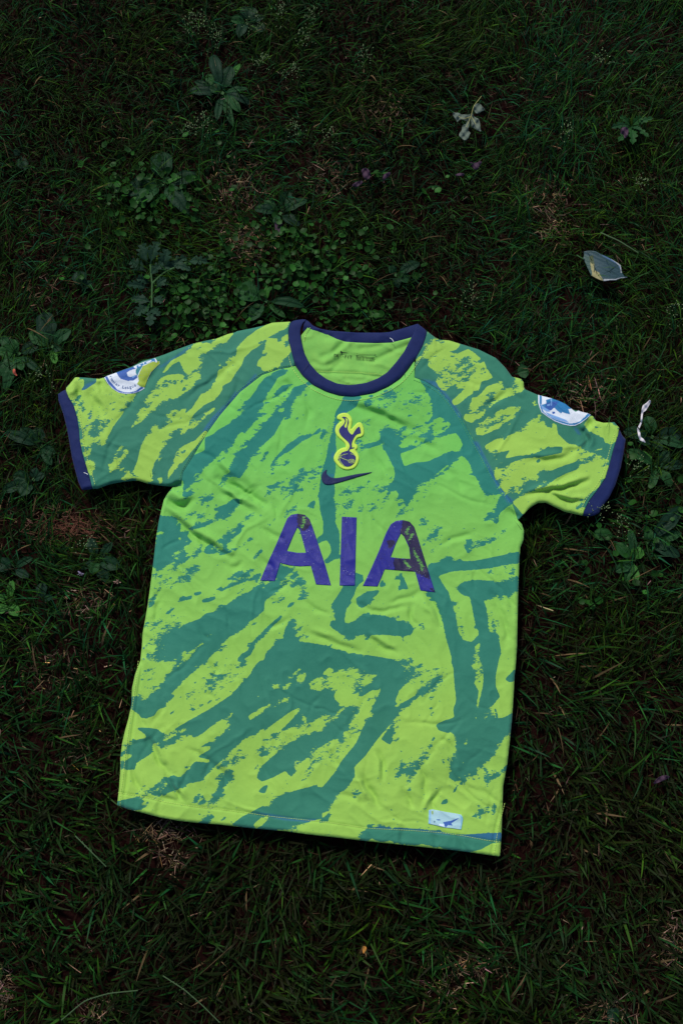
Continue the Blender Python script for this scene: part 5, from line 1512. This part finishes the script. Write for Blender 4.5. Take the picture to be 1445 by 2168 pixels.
M_PETAL = mat_plain('white_petal', lin(206, 200, 206), 0.6)
r = empty('petal_strip', W3((1358, 890), 0.04), 'white crinkled petal strip standing beside the right cuff', 'petal')
sheet('petal', [chaikin(poly('c 735,262 768,285 745,350 690,440 660,490 600,530 590,600 580,740 545,730 555,600 570,470 590,380 640,350 690,310'), 1)], sheetz(0.050, 0.0, -0.0001, .002, 1), M_PETAL, r, .7)
sheet('petal', [chaikin(poly('c 545,735 575,745 520,870 495,830'), 0)], sheetz(0.046, 0, 0, .001, 1), M_PETAL, r, .6)
sheet('petal', [chaikin(poly('c 470,845 500,870 540,940 550,1050 600,1080 625,1110 660,1175 600,1150 520,1110 490,980'), 1)], sheetz(0.040, 0, -0.0001, .002, 3), M_PETAL, r, .7)

for sp, lab in (('d 185,165 240,145 275,200 270,240 225,265 200,220', 'purple and olive withered leaf in grass above the right shoulder'), ('d 95,310 150,270 205,265 190,300 140,325', 'small mauve dry leaf left of the purple withered leaf'),
                ('d 380,220 420,190 460,190 440,220 400,250 385,300', 'dark purple shred of leaf between the two purple leaf groups'), ('d 1025,220 1060,195 1120,200 1110,220 1060,222', 'grey curled dry leaf right of the purple leaf'),
                ('d 1160,90 1200,110 1280,85 1250,140 1220,175 1190,150', 'dark bluish split leaf, rightmost of the purple row'), ('P 1312,270 1328,268 1330,282 1322,295 1313,286', 'dark purple pitted leaf on the dandelion'),
                ('P 1388,1648 1405,1640 1420,1645 1398,1655 1380,1662', 'dark grey curled leaf on the lower right lawn')):
    sheet('dry_leaf', [chaikin(poly(sp), 1)], sheetz(0.032, 0.0002, -0.0002, 0.002, len(lab)), M_PURP, None, 0.8, lambda u, v: dict(vein=0.4 * np.sin(u * .8) ** 2), 0.0008, lab, 'leaf')
sheet('petal', [chaikin(poly('P 766,2006 771,2002 776,2006 774,2014 768,2021'), 1)], sheetz(0.030, 0, -.0003, .001, 0), mat_plain('orange_petal', lin(190, 130, 60)), None, 0.7, None, 0.0006, 'tiny orange and cream petal on the grass below the hem', 'petal')
sheet('petal', [chaikin(poly('P 27,782 32,780 34,790 38,797 28,792'), 1)], sheetz(0.030, 0, -.0003, .001, 0), mat_plain('red_petal', lin(190, 90, 70)), None, 0.7, None, 0.0006, 'tiny red petal among the plantain leaves at the left edge', 'petal')
for (cx, cy, lab, cc) in ((172, 1214, 'small whitish clover head beside the star-shaped plantain', lin(140, 130, 160)), (249, 1232, 'withered brown and white clover head close to the shirt side', lin(150, 120, 110))):
    V = []; F = []; b = 0
    for i in range(16):
        a = random.uniform(0, 2 * pi); rr = random.uniform(1, 8)
        q = np.array([[cx, cy], [cx + rr * cos(a) - 1, cy + rr * .7 * sin(a) + 1], [cx + (rr + 2.5) * cos(a), cy + (rr + 2.5) * .7 * sin(a)], [cx + rr * cos(a) + 1, cy + rr * .7 * sin(a) - 1]])
        V.append(to_world(q[:, 0], q[:, 1], np.array([.026, .03, .027, .03]))); F.append([b, b + 1, b + 2, b + 3]); b += 4
    loc = W3((cx, cy), 0.02)
    o = mesh_obj('clover_head', np.concatenate(V), np.array(F), mat_plain('clover_head', cc), loc=loc)
    tag(o, lab, 'flower head')

# ------------------------------------------------------------------ meadow-grass seed heads
M_SEED = mat_plain('seed_head', (0.16, 0.22, 0.10, 1), 0.7)
SEEDS = [((400, 95), (402, 30), 30), ((436, 110), (428, 18), 22), ((466, 118), (458, 55), 24), ((520, 70), (545, 40), 16), ((600, 60), (593, 8), 22), ((648, 120), (640, 60), 26), ((545, 160), (556, 118), 28), ((625, 185), (622, 135), 24), ((630, 310), (624, 255), 24),
         ((425, 300), (430, 240), 26), ((395, 290), (406, 262), 18), ((1245, 1105), (1285, 1070), 14), ((1318, 1155), (1312, 1092), 16), ((1362, 410), (1356, 378), 18), ((690, 310), (700, 270), 18), ((1190, 300), (1200, 270), 12), ((650, 60), (662, 20), 18),
         ((985, 700), (1002, 590), 14), ((760, 150), (775, 100), 16), ((90, 860), (95, 770), 12), ((170, 1170), (182, 1140), 10), ((1420, 700), (1430, 640), 16), ((1345, 1025), (1350, 975), 12), ((1265, 150), (1275, 110), 14)]
for i, (b, t, sp) in enumerate(SEEDS):
    root = empty('seed_head_grass', W3(b, 0.0), 'thin grass stalk with a loose pale seed head', 'grass stalk', 'seed heads of meadow grass')
    A = W3(b, 0.0); B = W3(t, 0.075)
    ts = np.linspace(0, 1, 8)
    sp_ = A + (B - A) * ts[:, None] + np.array([0.012 * sin(i * 2.1), 0, 0]) * np.sin(pi * ts)[:, None]
    side = np.array([0.0005, 0, 0])
    V = np.concatenate([sp_ - side, sp_ + side, sp_ + np.array([0, 0.0004, 0.0004])]); F = []
    for j in range(7):
        F += [[j, j + 1, 9 + j, 8 + j], [8 + j, 9 + j, 17 + j, 16 + j]]
    mesh_obj('stalk', V - np.array(root.location), np.array(F), M_STEM, root)
    V = []; F = []; q = 0
    R = np.random.default_rng(i)
    for j in range(sp + 14):
        tt = R.uniform(0.45, 1.0); p = A + (B - A) * tt
        s = (1.05 - tt) * 0.030 + 0.004
        c = p + np.array([R.normal(0, s * .55), R.normal(0, s * .5), R.normal(0, .004)])
        d = c - p + np.array([0, .004, .004]); d /= np.linalg.norm(d)
        n_ = np.cross(d, [0.1, 0.2, 1]); n_ /= np.linalg.norm(n_); m_ = np.cross(n_, d)
        l_ = R.uniform(.0024, .0042); w_ = .0008
        V += [c - d * l_ / 2, c + n_ * w_, c + m_ * w_, c - n_ * w_, c - m_ * w_, c + d * l_ / 2]
        for a in range(4):
            F += [[q, q + 1 + a, q + 1 + (a + 1) % 4], [q + 5, q + 1 + (a + 1) % 4, q + 1 + a]]
        q += 6
    tag(mesh_obj('seeds', np.array(V) - np.array(root.location), np.array(F), M_SEED, root), kind='stuff')

M_STALK = mat_plain('dull_stalk', (0.045, 0.085, 0.035, 1), 0.7)
# a few long flowering stalks lying over the near grass
for pts, lab in (('P 130,2160 180,2118 230,2103 292,2097', 'long pale seed stalk arching over the bottom left grass'), ('P 345,2066 390,2095 430,2130 465,2165', 'long straight seed stalk sloping to the bottom edge'), ('P 270,1170 262,1150 300,1240 305,1262', None),
                 ('P 1270,492 1310,510 1350,535', 'grey leaning stalk above the variegated leaf'), ('P 160,1770 190,1800 225,1835', 'thin seed stalk left of the hem corner')):
    if lab is None: continue
    p = resample(poly(pts), 24, 3)
    V, F = strip_mesh([p], 2.2, lambda u, v: 0.045 + 0.004 * np.sin(np.linspace(0, 3, len(u))))
    if 'seed' in lab:
        ex = [np.array([p[j], p[j] + np.array([random.uniform(-2, 4), random.choice([-1, 1]) * random.uniform(2, 4)])]) for j in range(3, 18)]
        V2, F2 = strip_mesh(ex, 1.4, lambda u, v: np.full(u.shape, 0.047))
        F = np.vstack([F, F2 + len(V)]); V = np.vstack([V, V2])
    loc = W3(p[0], 0.0)
    tag(mesh_obj('grass_stalk', V, F, M_STALK, loc=loc), lab, 'grass stalk')
